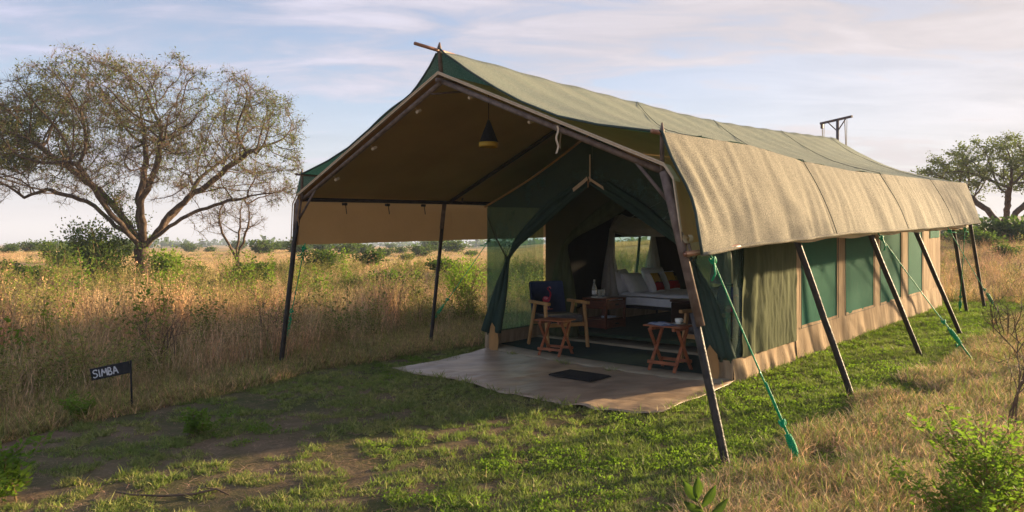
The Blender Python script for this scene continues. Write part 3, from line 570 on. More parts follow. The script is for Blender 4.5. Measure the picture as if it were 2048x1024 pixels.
# front mesh wall with a tied back doorway
UF = 2.58
def door_edge(w): # left edge of opening (v) at height w ; mirrored for right
    tab = [(0, -4.86), (.25, -4.82), (.7, -4.70), (1.15, -4.60), (1.34, -4.55), (1.55, -4.36), (1.95, -3.78), (2.33, -3.14), (2.34, -3.13), (3, -3.13)]
    return lerp(tab, w)
for side in (-1, 1):
    def mv(v): return v if side == -1 else -6.26 - v
    tie = (mv(-4.55), 1.34)
    def fn(s, q):
        # q from outer wall to door edge, s height ; top row follows gable
        wtop = 2.92; w = .0 + .22 + (wtop - .22) * s
        ve = door_edge(w); vo = -5.0
        if w > 2.06: # outer end is on the gable line
            vo = -3.13 - 1.87 * (1 - (w - 2.06) / (2.93 - 2.06)); vo = min(vo, -3.13)
        v = vo + (ve - vo) * q
        dv = mv(v) - tie[0]; dw = w - tie[1]; a = math.atan2(dw, dv); r_ = math.hypot(dv, dw)
        du = .035 * math.sin(a * 22) * math.exp(-r_ / .9) * (q ** 1.2) + .012 * mn.noise(Vector((v * 2, w * 2, side)))
        return T(UF + du - .04 * q * math.sin(math.pi * min(1, max(0, (w - .2) / 2.2))), mv(v), w)
    m = MB(); m.grid(fn, 64, 34); m.build('front_mesh_wall', 'net_dark', tent, True)
    # lower beige foot of that wall
    m = MB(); m.grid(lambda s, q: T(UF + .01 * math.sin(s * 11) - .02 * (1 - q), mv(-5.03 + (.17 + .05 * q) * s), -.03 + .28 * q), 8, 4); m.build('front_skirt', 'canvas_base', tent, True)
    # gathered door cloth: pleats that run from the apex to the tie and down
    m = MB()
    for k in range(5):
        pts = []; rr = []
        for i in range(30):
            t = i / 29; w = 2.30 - t * 2.02
            near = math.exp(-((w - 1.34) / .22) ** 2)
            spread = (.035 + .05 * abs(w - 1.34)) * (1 - near * .75)
            v = door_edge(w) - (k - 1.0) * spread * .8
            pts.append(T(UF - .03 - .02 * math.sin(k * 2.1 + w * 3), mv(v), w)); rr.append((.020 + .03 * smooth(abs(w - 1.34) / .8)) * (1 - .4 * near) * (.35 + .65 * smooth((2.34 - w) / .5)))
        m.tube(pts, rr, 7)
    oo = m.build('tied_door_curtain', 'net_dark2' if 'net_dark2' in MT else 'olive', tent, True)
    m = MB()
    b0 = mv(-4.80); m.grid(lambda s, q: T(UF - .07 - .03 * math.sin(s * 3.1), b0 + side * (-.0) + (-.10 + .2 * s) * (.5 + .5 * (1 - abs(q - .45))), .02 + .40 * q * (1 - .5 * abs(s - .5))), 6, 6); m.build('curtain_foot', 'canvas', tent, True)
    m = MB(); m.tube([T(UF + .02, mv(-5.0), 1.92), T(UF - .03, mv(-4.78), 1.60), T(UF - .06, mv(-4.56), 1.34)], .010, 6); m.build('tie_back_cord', 'olive_dark', tent)
    # piping on the gable
    m = MB(); m.tube([T(UF - .02, mv(v), gable_w(v, 2.93, 2.06) + .01) for v in np.linspace(-5.02, -3.14, 16)], .014, 6); m.build('gable_piping', 'canvas', tent)
    # beige reinforcement at the apex of the door
    m = MB(); ribbon([T(UF - .09, mv(door_edge(w) - .01), w + .02) for w in (2.34, 2.30, 2.25, 2.2)], .045, (0, .35, 1), m); m.build('apex_patch', 'tape', tent)
    # straight closing strip
m = MB(); ribbon([T(UF - .05, -3.13, w) for w in (2.66, 2.5, 2.4, 2.28)], .02, (0, 1, 0), m); m.build('zip_strip', 'tape', tent)
m = MB(); m.tube([T(UF - .09, -3.13, 2.33), T(UF - .09, -3.13, 2.24)], .006, 5); m.build('zip_pull', 'pine', tent)
# inner partition with its own tied curtain
UP = 3.90
def pedge(w): return lerp([(0, -4.74), (.6, -4.70), (1.2, -4.62), (1.48, -4.58), (1.62, -4.45), (2.0, -3.75), (2.32, -3.14), (3, -3.13)], w)
for side in (-1, 1):
    def mv(v): return v if side == -1 else -6.26 - v
    def fn(s, q):
        w = .0 + 2.9 * s; ve = pedge(w); vo = -5.0 if w < 2.06 else min(-3.13, -3.13 - 1.87 * (1 - (w - 2.06) / .87)); v = vo + (ve - vo) * q
        dv = v + 4.58; dw = w - 1.48; a = math.atan2(dw, dv); r_ = math.hypot(dv, dw)
        return T(UP + .03 * math.sin(a * 18) * math.exp(-r_ / .7) * q, mv(v), w)
    m = MB(); m.grid(fn, 50, 20); m.build('partition_wall', 'olive_dark', tent, True)
    m = MB()
    for k in range(5):
        pts = []; rr = []
        for i in range(26):
            w = 2.28 - i / 25 * 2.2; near = math.exp(-((w - 1.48) / .18) ** 2)
            pts.append(T(UP - .05 + .03 * math.sin(k * 1.9 + w), mv(pedge(w) + (.15 * smooth((1.4 - w) / 1.2) if w < 1.4 else .05 * smooth((w - 1.5) / .4)) - (k - 1.5) * (.03 + .06 * abs(w - 1.48)) * (1 - near * .7)), w)); rr.append((.022 + .060 * smooth(abs(w - 1.48) / .7)) * (.4 + .6 * smooth((2.3 - w) / .4)))
        m.tube(pts, rr, 7)
    m.build('partition_curtain', 'olive', tent, True)
# floors
def porch_front(v): t = (v + 3.13) / 1.9; return 2.50 - .16 * (1 - t * t) - .10 * t
m = MB(); m.grid(lambda s, q: T(porch_front(LV + .02 + (RV - LV - .04) * q) + .24 + (3.62 - porch_front(-3.13) - .24 + .1 * (q - .5)) * s, LV + .03 + (RV - LV - .06) * q, .062 + .004 * mn.noise(Vector((s * 5, q * 20, 0)))), 12, 40); m.build('porch_carpet', 'carpet', tent, True)
m = MB()
for i in range(40):
    q0 = i / 40; q1 = (i + 1) / 40; v0 = LV + (RV - LV) * q0; v1 = LV + (RV - LV) * q1
    prof = [(-.02, -.03), (-.015, .038), (.0, .052), (.28, .054), (2.0, .050)]
    k = len(m.v)
    for v in (v0, v1):
        for a, w in prof: m.v.append(T(porch_front(v) + a + .006 * mn.noise(Vector((v * 5, a * 9, 0))), v, w))
    for j in range(4): m.f.append((k + j, k + j + 1, k + 5 + j + 1, k + 5 + j))
m.build('floor_edge', 'trim', tent, True)
m = MB(); m.tube([T(porch_front(v) - .045, v, .012) for v in np.linspace(LV, RV, 30)], .022, 7); m.build('floor_piping', 'trim', tent, True)
m = MB(); m.box(T(3.74, -3.13, .062), (.17, 3.7, .05), None, .012); m.build('door_sill', 'trim', tent)
m = MB(); m.box(T(8.0, -3.13, .045), (8.2, 3.7, .05)); m.build('room_floor', 'room_carpet', tent)

# ------------------------------------------------------------------ tarpaulin apron and door mat
TP = [(785, 740), (830, 735), (880, 726), (920, 715), (945, 705), (985, 712), (1100, 735), (1240, 757), (1340, 770), (1440, 778), (1425, 790), (1400, 800), (1360, 815), (1325, 830), (1290, 833), (1200, 826), (1120, 812), (1060, 800), (1000, 790), (940, 770), (890, 760), (830, 752)]
def px_ground(x, y, h=0.0):
    # ground point seen at a pixel, solved once for the apron outline measured from the photo
    dxr = (x - 1024) / 1450; dzr = (487 - y) / 1450; t = 1.6 / -dzr
    for _ in range(12):
        z = gz(dxr * t, t) + h; t = (z - 1.6) / dzr
    return Vector((dxr * t, t, gz(dxr * t, t)))
tp = [px_ground(*p) for p in TP]; tp = [p + Vector((.675, .738, 0)) * (.35 if 4 <= i <= 9 else 0) for i, p in enumerate(tp)]
bm = bmesh.new(); vv_ = [bm.verts.new((p.x, p.y, 0)) for p in tp]; f = bm.faces.new(vv_)
bmesh.ops.triangulate(bm, faces=[f]); 
for _ in range(4): bmesh.ops.subdivide_edges(bm, edges=[e for e in bm.edges if e.calc_length() > .11], cuts=1, use_grid_fill=False); bmesh.ops.triangulate(bm, faces=bm.faces[:])
for v in bm.verts:
    x, y = v.co.x, v.co.y; u_, v__ = uv_of(x, y)
    wr = .030 * abs(mn.noise(Vector((u_ * 1.3 + 1, v__ * 3, 2)))) + .014 * mn.noise(Vector((u_ * 2, v__ * 9, 5))) + .004 * mn.noise(Vector((u_ * 9, v__ * 14, 5)))
    v.co.z = gz(x, y) + .022 + wr
me = bpy.data.meshes.new('ground_tarpaulin'); bm.to_mesh(me); bm.free(); me.materials.append(MT['tarp']); me.polygons.foreach_set('use_smooth', [True] * len(me.polygons))
tarp = bpy.data.objects.new('ground_tarpaulin', me); COL.objects.link(tarp); tag(tarp, 'worn beige tarpaulin spread on the grass in front of the tent floor', 'tarpaulin')
md = tarp.modifiers.new('thick', 'SOLIDIFY'); md.thickness = .006; md.offset = -1
TARP_UV = [uv_of(p.x, p.y) for p in tp]
def in_tarp(u, v):
    c = False; n_ = len(TARP_UV)
    for i in range(n_):
        a = TARP_UV[i]; b = TARP_UV[i - 1]
        if (a[1] > v) != (b[1] > v) and u < (b[0] - a[0]) * (v - a[1]) / (b[1] - a[1]) + a[0]: c = not c
    return c
mat_o = thing('door_mat', 'black rubber door mat lying on the beige tarpaulin at the tent entrance', 'door mat', WP(1.75, -2.70, .045), YAW)
m = MB(); m.box((0, 0, 0), (.40, .60, .018), None, .004); m.build('mat_base', 'black', mat_o)
m = MB()
for i in range(19): m.box((-.18 + i * .02, 0, .012), (.010, .57, .008))
tag(m.build('mat_ribs', 'black', mat_o), kind='stuff')

# ------------------------------------------------------------------ furniture
def armchair(label, loc, rz):
    t = thing('armchair', label, 'armchair', loc, rz, 'armchairs on the tent porch')
    # local: front = -Y, width X
    m = MB(); m.box((0, .02, .40), (.52, .56, .12), None, .022); m.build('seat_cushion', 'greyfab', t, True)
    rot = Matrix.Rotation(R(-14), 3, 'X')
    m = MB(); m.box((0, .34, .66), (.54, .085, .50), rot, .02); back = m.build('backrest', 'blue', t, True)
    for sx in (-1, 1):
        m = MB(); m.bar((sx * .31, -.30, 0), (sx * .31, -.20, .60), .032, .055, (0, 1, 0), .004); m.build('leg', 'pine', t)
        m = MB(); m.bar((sx * .31, .34, 0), (sx * .31, .12, .60), .032, .055, (0, 1, 0), .004); m.build('leg', 'pine', t)
        m = MB(); m.box((sx * .31, -.02, .625), (.055, .60, .042), None, .006); m.build('armrest', 'pine', t)
    m = MB(); m.box((0, -.24, .325), (.58, .028, .055), None, .003); m.build('front_rail', 'pine', t)
    m = MB(); m.box((0, .27, .325), (.58, .028, .055), None, .003); m.build('rear_rail', 'pine', t)
    # printed flamingo on the back
    M_ = rot @ Matrix(((1, 0, 0), (0, 0, -1), (0, 1, 0)))
    base = Vector((0, .34, .66)) + rot @ Vector((0, -.0435, 0))
    def flat(poly, h, mt, name): mm = MB(); mm.ext(poly, h, M_, base); return mm.build(name, mt, back)
    body = [(-.115 + .062 * math.cos(a) * (1 + .18 * math.cos(a)), -.03 + .047 * math.sin(a)) for a in np.linspace(0, 6.283, 17)[:-1]]
    flat([(x + .06, y) for x, y in body], .003, 'pink', 'flamingo_body')
    flat([(-.055 + .035 * math.cos(a), -.012 + .02 * math.sin(a)) for a in np.linspace(0, 6.283, 11)[:-1]], .0045, 'pinkl', 'flamingo_wing')
    neck = [(-.01, -.05), (.012, -.01), (.03, .03), (.032, .07), (.018, .10), (-.005, .12), (.002, .145), (.02, .152)]
    poly = [(x - .012, y) for x, y in neck] + [(x + .012, y - .003) for x, y in neck[::-1]]
    flat(poly, .004, 'pink', 'flamingo_neck')
    flat([(.02, .163), (.045, .158), (.055, .138), (.045, .122), (.038, .14), (.018, .142)], .0042, 'pinkl', 'flamingo_beak')
    mm = MB()
    for lx in (-.045, -.02): mm.ext([(lx, -.08), (lx + .006, -.08), (lx + .01, -.17), (lx + .004, -.17)], .003, M_, base)
    for lx in (-.055, -.005): mm.ext([(lx, -.17), (lx + .05, -.168), (lx + .05, -.176), (lx, -.178)], .003, M_, base)
    mm.build('flamingo_legs', 'pinkl', back)
    return t
c1 = WP(3.02, -4.10, .065)
# feet measured: front right (1.02,10.2), front left (.46,9.88), back left (.24,10.5)
ch = armchair('pine armchair with blue back printed with a flamingo, left of the tent doorway', (.66, 10.34, c1.z), 0)
ch.rotation_euler.z = math.atan2(10.17 - 9.92, 1.02 - .46) 
c2p = WP(3.25, -1.75, .065)
ch2 = copy_tree(ch); ch2.location = (c2p.x, c2p.y, c2p.z); ch2.rotation_euler.z = R(-52)
ch2['label'] = 'pine armchair seen dimly through the green mesh right of the doorway'

def folding_table(label, loc, rz, h=.45):
    t = thing('folding_table', label, 'folding table', loc, rz, 'small folding tables on the tent porch')
    n_ = 5; w = .44; d = .36
    for i in range(n_):
        m = MB(); m.box((0, -d / 2 + d * (i + .5) / n_, h), (w + .0, d / n_ - .006, .016), None, .003); m.build('tabletop_slat', 'teak', t)
    for sx in (-1, 1):
        m = MB(); m.box((sx * .135, 0, h - .028), (.03, d * .92, .036), None, .003); m.build('top_batten', 'teak', t)
    for sx in (-1, 1):
        m = MB(); m.bar((sx * .148, -.17, 0), (sx * .148, .13, h - .03), .02, .036, (1, 0, 0), .003); m.build('leg', 'teak', t)
        m = MB(); m.bar((sx * .170, .17, 0), (sx * .170, -.13, h - .03), .02, .036, (1, 0, 0), .003); m.build('leg', 'teak', t)
    for y, s_ in ((-.158, .36), (.158, .38)):
        m = MB(); m.box((0, y * .93, .085), (s_, .02, .034), None, .003); m.build('stretcher', 'teak', t)
    return t
ta = WP(2.52, -3.72, .068)
tab1 = folding_table('red brown folding table standing bare in front of the blue armchair', (.57, 9.60, ta.z), math.atan2(9.36 - 9.54, .58 - .30) , .46)
tb = WP(2.6, -2.02, .068)
tab2 = copy_tree(tab1); tab2.location = (1.83, 8.44, tb.z); tab2.rotation_euler.z = math.atan2(8.25 - 8.47, 1.82 - 1.62) + .12; tab2.scale = (1.08, 1.08, 1.12)
tab2['label'] = 'red brown folding table carrying an open magazine and a white coffee cup'
TZ = tb.z + .46 * 1.12 + .009
# magazine, cup, saucer
mg = thing('magazine', 'open magazine with blue pictures on the right hand folding table', 'magazine', (1.745, 8.42, TZ + .004), R(20))
def page(sx): return lambda s, q: (sx * .105 * s, -.14 + .28 * q, .004 + .014 * math.sin(math.pi * s) * (1 - .3 * s))
for sx in (-1, 1):
    m = MB(); m.grid(page(sx), 8, 4, sx > 0); o_ = m.build('page', 'paper', mg, True)
    m = MB(); m.grid(lambda s, q: (sx * (.02 + .07 * s), .02 + .09 * q, .0185 + .002 * math.sin(3 * s)), 2, 2); m.build('page_picture', 'ink', o_)
m = MB(); m.box((0, 0, .001), (.215, .285, .004)); m.build('cover', 'ink', mg)
cpo = (1.935, 8.42)
sau = MB(); sau.lathe([(0, 0), (.035, 0), (.045, .004), (.078, .014), (.080, .017), (.045, .009), (0, .006)], (0, 0, 0), 28)
so = sau.build('saucer', 'china', None, True, (cpo[0], cpo[1], TZ)); tag(so, 'white china saucer under the coffee cup on the right folding table', 'saucer')
cu = thing('coffee_cup', 'white china coffee cup standing on its saucer on the folding table', 'cup', (cpo[0], cpo[1], TZ + .010), R(20))
m = MB(); m.lathe([(0, 0), (.024, 0), (.026, .006), (.040, .022), (.044, .062), (.041, .062), (.037, .024), (0, .01)], (0, 0, 0), 28); m.build('cup_bowl', 'china', cu, True)
m = MB(); m.tube([(.040 + .022 * math.sin(a), 0, .036 + .016 * math.cos(a)) for a in np.linspace(0, math.pi, 9)], .0045, 6); m.build('handle', 'china', cu, True)
# ---- pendant lamp
lp = WP(.70, -3.13, 2.62)
lamp = thing('pendant_lamp', 'black conical pendant lamp with a golden rim hanging under the porch roof', 'lamp', lp)
m = MB(); m.lathe([(.104, .05), (.018, .275), (.014, .29), (.0, .292)], seg=32); m.lathe([(.100, .05), (.014, .272)], seg=32); m.build('lamp_shade', 'black', lamp, True)
m = MB(); m.lathe([(.098, .0), (.106, .003), (.105, .05), (.098, .05), (.094, .002)], seg=32); m.build('lamp_rim', 'yellow', lamp, True)
m = MB(); m.tube([(0, 0, .29), (0, 0, .60)], .004, 6); m.build('cord', 'black', lamp)
m = MB(); m.lathe([(0, .03), (.02, .04), (.028, .06), (.018, .09), (0, .1)], seg=14); m.build('bulb', 'china', lamp, True)
# ---- nightstand
ns = thing('nightstand', 'cherry wood nightstand with two drawers beside the bed', 'nightstand', WP(4.62, -4.38, .07), YAW)
# local x = u, y = -v ; drawers face -y
m = MB(); m.box((0, 0, .545), (.56, .46, .024), None, .004); m.build('top', 'cherry', ns)
for x in (-.255, .255):
    for y in (-.205, .205):
        m = MB(); m.bar((x, y, 0), (x, y, .533), .036, .036, (0, 1, 0), .003); m.build('leg', 'cherry', ns)
for z, h in ((.455, .13), (.16, .13)):
    m = MB(); m.box((0, -.218, z), (.45, .02, h), None, .004); dd = m.build('drawer', 'cherry', ns)
    m = MB(); m.box((0, -.240, z), (.07, .022, .02), None, .004); m.build('handle', 'black_metal', dd)
    m = MB(); m.box((-.262, 0, z), (.014, .38, h)); m.build('side_panel', 'cherry', ns)
m = MB(); m.box((0, 0, .236), (.47, .38, .014)); m.build('shelf', 'cherry', ns)
NZ = WP(4.62, -4.38, .07).z + .557
def at_ns(dx_, dy_, z): p = Vector((dx_, dy_, 0)); p.rotate(Matrix.Rotation(YAW, 3, 'Z')); b = WP(4.62, -4.38, 0); return (b.x + p.x, b.y + p.y, z)
pp = MB(); pp.box((0, 0, .012), (.20, .15, .024), None, .003); o_ = pp.build('folded_papers', 'paper', None, False, at_ns(-.0, -.08, NZ - .557 + .243)); o_.rotation_euler.z = YAW; tag(o_, 'folded white papers on the open shelf of the nightstand', 'papers')
tr = MB(); tr.lathe([(0, 0), (.12, 0), (.13, .012), (.125, .012), (.118, .004), (0, .004)], seg=28); o_ = tr.build('tray', 'china', None, True, at_ns(-.12, .02, NZ)); tag(o_, 'thin round tray under the bottle and glasses', 'tray')
bt = thing('water_bottle', 'dark glass bottle with a white label on the nightstand', 'bottle', at_ns(-.19, .06, NZ + .006))
m = MB(); m.lathe([(0, 0), (.034, 0), (.036, .01), (.036, .15), (.028, .18), (.013, .21), (.012, .26)], seg=20); m.build('glass_body', 'glass', bt, True)
m = MB(); m.lathe([(.0365, .05), (.0368, .11)], seg=20); m.build('label', 'white', bt, True)
m = MB(); m.lathe([(.014, .25), (.015, .28), (0, .281)], seg=14); m.build('cap', 'china', bt, True)
for i, (a, b, lab) in enumerate(((-.10, .03, 'drinking glass nearest the bottle on the nightstand tray'), (-.065, -.02, 'drinking glass at the front rim of the nightstand tray'))):
    m = MB(); m.lathe([(0, .002), (.026, 0), (.031, .12), (.028, .12), (.024, .008)], seg=18); o_ = m.build('drinking_glass', 'glass', None, True, at_ns(a, b, NZ + .006)); tag(o_, lab, 'glass', 'drinking glasses')
kt = MB(); kt.lathe([(0, 0), (.045, 0), (.05, .03), (.04, .10), (.02, .13), (0, .14)], seg=18); o_ = kt.build('thermos_jar', 'black_metal', None, True, at_ns(.06, .08, NZ)); tag(o_, 'small black jar standing on the nightstand near the bed', 'jar')
# ---- bed
bed = thing('bed', 'double bed with black metal frame and white bedding inside the tent', 'bed', WP(6.3, -3.9, .07), YAW)
# local x = u (width 1.6), y=-v : head at +y (1.0) , foot at -y
m = MB(); m.box((0, 0, .30), (1.56, 2.0, .05)); m.build('bed_base', 'black_metal', bed)
for x in (-.8, .8):
    m = MB(); m.bar((x, -1.0, .30), (x, 1.0, .30), .03, .06, (1, 0, 0)); m.build('side_rail', 'black_metal', bed)
    m = MB(); m.tube([(x, 1.02, 0), (x, 1.02, .92)], .022, 8); m.lathe([(0, .02), (.03, .04), (.03, .0), (.022, -.03)], (x, 1.02, .93), 10); m.build('bed_post', 'black_metal', bed, True)
    m = MB(); m.tube([(x, -1.02, 0), (x, -1.02, .45)], .022, 8); m.build('bed_post', 'black_metal', bed, True)
m = MB(); m.tube([(-.8, 1.02, .80), (.8, 1.02, .80)], .02, 8); m.tube([(-.8, 1.02, .5), (.8, 1.02, .5)], .014, 8); m.build('headboard_rail', 'black_metal', bed)
for i in range(7):
    m = MB(); x = -.6 + i * .2; m.tube([(x, 1.02, .5), (x, 1.02, .80)], .008, 6); m.build('headboard_bar', 'black_metal', bed)
def duvet(s, q): # rounded slab
    x = -.82 + 1.64 * s; y = -1.0 + 2.0 * q
    ex = min(1, (1 - abs(2 * s - 1)) * 9); return (x, y, .34 + .20 * math.sqrt(max(0, ex * (2 - ex))) + .012 * mn.noise(Vector((x * 3, y * 3, 0))) + .006 * mn.noise(Vector((x * 9, y * 12, 0))))
m = MB(); m.box((0, 0, .42), (1.58, 1.98, .20), None, .04); m.build('mattress', 'white', bed, True)
m = MB(); m.grid(duvet, 40, 40); m.build('duvet', 'white', bed, True)
def pillow(name, label, off, size, yaw, tilt, mt, print_=False, cat='pillow', roll=0):
    # off in bed coordinates
    p = bed.matrix_basis @ Vector(off) if False else None
    q = Vector(off); q.rotate(Matrix.Rotation(YAW, 3, 'Z')); b = bed.location + q
    t = thing(name, label, cat, b, YAW + yaw, 'pillows on the bed'); t.rotation_euler = (R(tilt), R(roll), YAW + yaw)
    W_, H_ = size
    def fn(sg):
        def g(s, q):
            a = (s - .5) * 2; c = (q - .5) * 2; e = max(0, (1 - a ** 4) * (1 - c ** 4)) ** .5
            pin = 1 - .07 * (1 - abs(a * c)) * 0
            return (a * W_ / 2 * (1 - .05 * (1 - c * c)), sg * (.095 * e + .004 * mn.noise(Vector((a * 3, c * 3, W_)))), H_ / 2 + c * H_ / 2 * (1 - .05 * (1 - a * a)))
        return g
    m = MB(); m.grid(fn(-1), 16, 16); m.grid(fn(1), 16, 16, True); cov = m.build('pillow_cover', mt, t, True)
    if print_:
        def pr(c0_, c1_, a0_, a1_, h):
            def g(s, q):
                a = a0_ + (a1_ - a0_) * s; c = c0_ + (c1_ - c0_) * q; e = max(0, (1 - a ** 4) * (1 - c ** 4)) ** .5
                return (a * W_ / 2 * (1 - .05 * (1 - c * c)), -(.095 * e + h), H_ / 2 + c * H_ / 2 * (1 - .05 * (1 - a * a)))
            return g
        m = MB(); m.grid(pr(-.15, .80, -.80, .80, .004), 12, 8, True); m.build('printed_sky', 'ochre', cov, True)
        m = MB(); m.grid(pr(-.85, -.12, -.80, .80, .006), 12, 8, True); m.build('printed_ground', 'red', cov, True)
        m = MB()
        for a0_, a1_, c0_, c1_ in ((.28, .38, -.3, .5), (.50, .58, -.5, .35), (.30, .75, .35, .75), (-.7, -.2, -.16, -.06), (-.1, .25, -.2, -.12), (.62, .70, -.1, .6)):
            m.grid(pr(c0_, c1_, a0_, a1_, .009), 4, 6, True)
        m.build('printed_figures', 'black', cov, True)
    return t
pillow('pillow', 'large white pillow leaning at the nightstand end of the headboard', (-.55, .80, .50), (.62, .46), R(8), -24, 'white')
pillow('pillow', 'white pillow in front of the large one at the nightstand end', (-.46, .58, .50), (.60, .42), R(4), -32, 'white')
pillow('pillow', 'white pillow in the middle of the bed between the two printed cushions', (.20, .62, .50), (.58, .46), R(0), -24, 'white')
pillow('pillow', 'white pillow at the far end of the headboard behind the printed cushion', (.52, .82, .50), (.60, .46), R(-6), -20, 'white')
pillow('cushion', 'red and ochre printed cushion left of the middle white pillow', (-.14, .42, .50), (.42, .40), R(6), -24, 'white', True, 'cushion')
pillow('cushion', 'red and ochre printed cushion right of the middle white pillow', (.50, .50, .50), (.42, .40), R(-4), -24, 'white', True, 'cushion')
# chest whose side hides the foot of the bed
cs = thing('wooden_chest', 'dark brown wooden chest hiding the foot of the bed', 'chest', WP(5.02, -2.92, .07), YAW)
m = MB(); m.box((0, 0, .27), (.36, .80, .50), None, .02); m.build('chest_body', 'darkbrown', cs, True)
m = MB(); m.box((0, 0, .535), (.38, .83, .035), None, .012); m.build('chest_lid', 'darkbrown', cs)
m = MB()
for y in (-.34, .34): m.box((0, y, .01), (.3, .06, .03))
m.build('chest_feet', 'darkbrown', cs)
# slippers / bag under bed
# mosquito net gathered round the bed
mq = thing('mosquito_net', 'white mosquito net hanging over the bed, its corners gathered to the posts', 'mosquito net', WP(6.3, -3.9, .07), YAW)
def drape(name, top, mid, bot, r0, r1, r2, npl=6):
    m = MB(); top = Vector(top); mid = Vector(mid); bot = Vector(bot)
    for k in range(npl):
        a = 2 * math.pi * k / npl; o3 = Vector((math.cos(a), math.sin(a), 0)); pts = []; rr = []
        for i in range(15):
            t = i / 14; c = top.lerp(mid, t * 2) if t < .5 else mid.lerp(bot, t * 2 - 1); rad = (r0 + (r1 - r0) * t * 2) if t < .5 else (r1 + (r2 - r1) * (t * 2 - 1))
            pts.append(c + o3 * rad * (1 + .2 * math.sin(k * 2.3 + t * 5))); rr.append(rad * .55 + .006)
        m.tube(pts, rr, 6, False)
    m.build(name, 'whitenet', mq, True)
drape('net_corner', (-.78, .95, 1.62), (-.80, .98, 1.15), (-.82, .95, .42), .03, .045, .12)
drape('net_corner', (.62, 1.0, 1.60), (.66, 1.02, 1.2), (.66, 1.02, .82), .02, .05, .10)
drape('net_corner', (-.6, -1.0, 1.7), (-.62, -1.02, 1.3), (-.66, -1.02, .75), .03, .06, .12)
m = MB(); m.grid(lambda s, q: (-.8 + 1.5 * s, 1.0 - .25 * q, 1.60 + .28 * q - .12 * math.sin(math.pi * s)), 14, 4)
m.grid(lambda s, q: (-.8 + .2 * q, 1.0 - 2.0 * s, 1.60 + .28 * q - .12 * math.sin(math.pi * s)), 14, 4); m.build('net_top', 'whitenet', mq, True)
m = MB()
for a, b in (((-.8, 1, 1.62), (.7, 1, 1.62)), ((-.8, 1, 1.62), (-.8, -1, 1.62)), ((-.8, 1, 1.62), (0, 0, 2.3)), ((.7, 1, 1.62), (0, 0, 2.3))): m.tube([a, b], .005, 5)
m.build('net_line', 'whitenet', mq)
# hung towel seen through the right mesh
tw = thing('towel', 'white towel hanging inside the porch behind the right hand mesh', 'towel', WP(3.3, -1.75, 1.05), YAW)
m = MB(); m.grid(lambda s, q: (-.12 + .24 * s, .02 * math.sin(s * 14), .55 * q), 16, 6); m.build('towel_cloth', 'white', tw, True)
m = MB(); m.tube([(0, 0, .55), (0, 0, .95)], .004, 5); m.build('hanging_loop', 'white', tw)
fan = MB(); fan.lathe([(0, 0), (.07, .01), (.09, .03), (.085, .03), (.06, .015), (0, .01)], seg=20)
m = None
# ------------------------------------------------------------------ mast behind the tent
ms_ = thing('water_mast', 'steel T shaped mast with hanging ropes rising behind the tent roof', 'mast', WP(13.0, -3.58, 0), YAW)
m = MB(); m.tube([(0, 0, 0), (0, 0, 4.18)], .035, 8); m.build('post', 'steel', ms_, True)
m = MB(); m.bar((.15, .45, 4.18), (-.1, -.36, 4.23), .05, .05, (0, 0, 1)); m.build('crossbeam', 'steel', ms_)
for y in (.26, -.2):
    m = MB(); m.tube([(0, 0, 3.93), (y * .3, y, 4.19)], .014, 6); m.build('brace', 'steel', ms_)
for y in (.40, -.18):
    m = MB(); m.tube([(y * .3, y, 4.18), (y * .3 + .02, y - .03, 3.2)], .012, 5); m.tube([(y * .3, y - .05, 4.18), (y * .3 + .02, y - .03, 3.2)], .008, 5); m.build('hanging_rope', 'oldrope', ms_)
m = MB(); m.box((.12, .40, 4.11), (.06, .06, .12), None, .01); m.build('pulley', 'steel', ms_)

# ------------------------------------------------------------------ sign
sp_ = px_ground(265, 822)
sg_ = thing('name_sign', 'small black sign board with SIMBA hand painted in white on a thin post', 'sign', sp_, R(2))
m = MB(); m.tube([(0, 0, -.1), (-.012, 0, .28), (-.018, 0, .50)], .010, 8); m.build('post', 'sign', sg_, True)
rot = Matrix.Rotation(R(-12), 3, 'Y')   # board rises to the right in the picture
rot = Matrix.Rotation(R(-11.5), 3, 'Y')
bc = Vector((-.205, -.016, .40))
m = MB(); m.box(bc, (.385, .012, .118), rot, .002); bo = m.build('board', 'sign', sg_)
def stroke(pts, wdt=.0115):
    P2 = []; n_ = len(pts); k = len(m.v)
    for i, (x, z) in enumerate(pts):
        a = pts[max(0, i - 1)]; b = pts[min(n_ - 1, i + 1)]; tx, tz = b[0] - a[0], b[1] - a[1]; L = math.hypot(tx, tz) or 1; nx, nz = -tz / L, tx / L
        wq = wdt * (.5 + .08 * math.sin(i * 2.3 + x * 90))
        for s_ in (-1, 1):
            for yy in (-.0065, -.0085): m.v.append(tuple(bc + rot @ Vector((x + s_ * nx * wq, yy, z + s_ * nz * wq))))
    for i in range(n_ - 1):
        a = k + 4 * i; b = a + 4
        m.f += [(a + 1, a + 3, b + 3, b + 1), (a, b, b + 2, a + 2), (a, a + 1, b + 1, b), (a + 2, b + 2, b + 3, a + 3)]
    m.f += [(k, k + 2, k + 3, k + 1), (a + 4, a + 5, a + 7, a + 6)]
h = .036
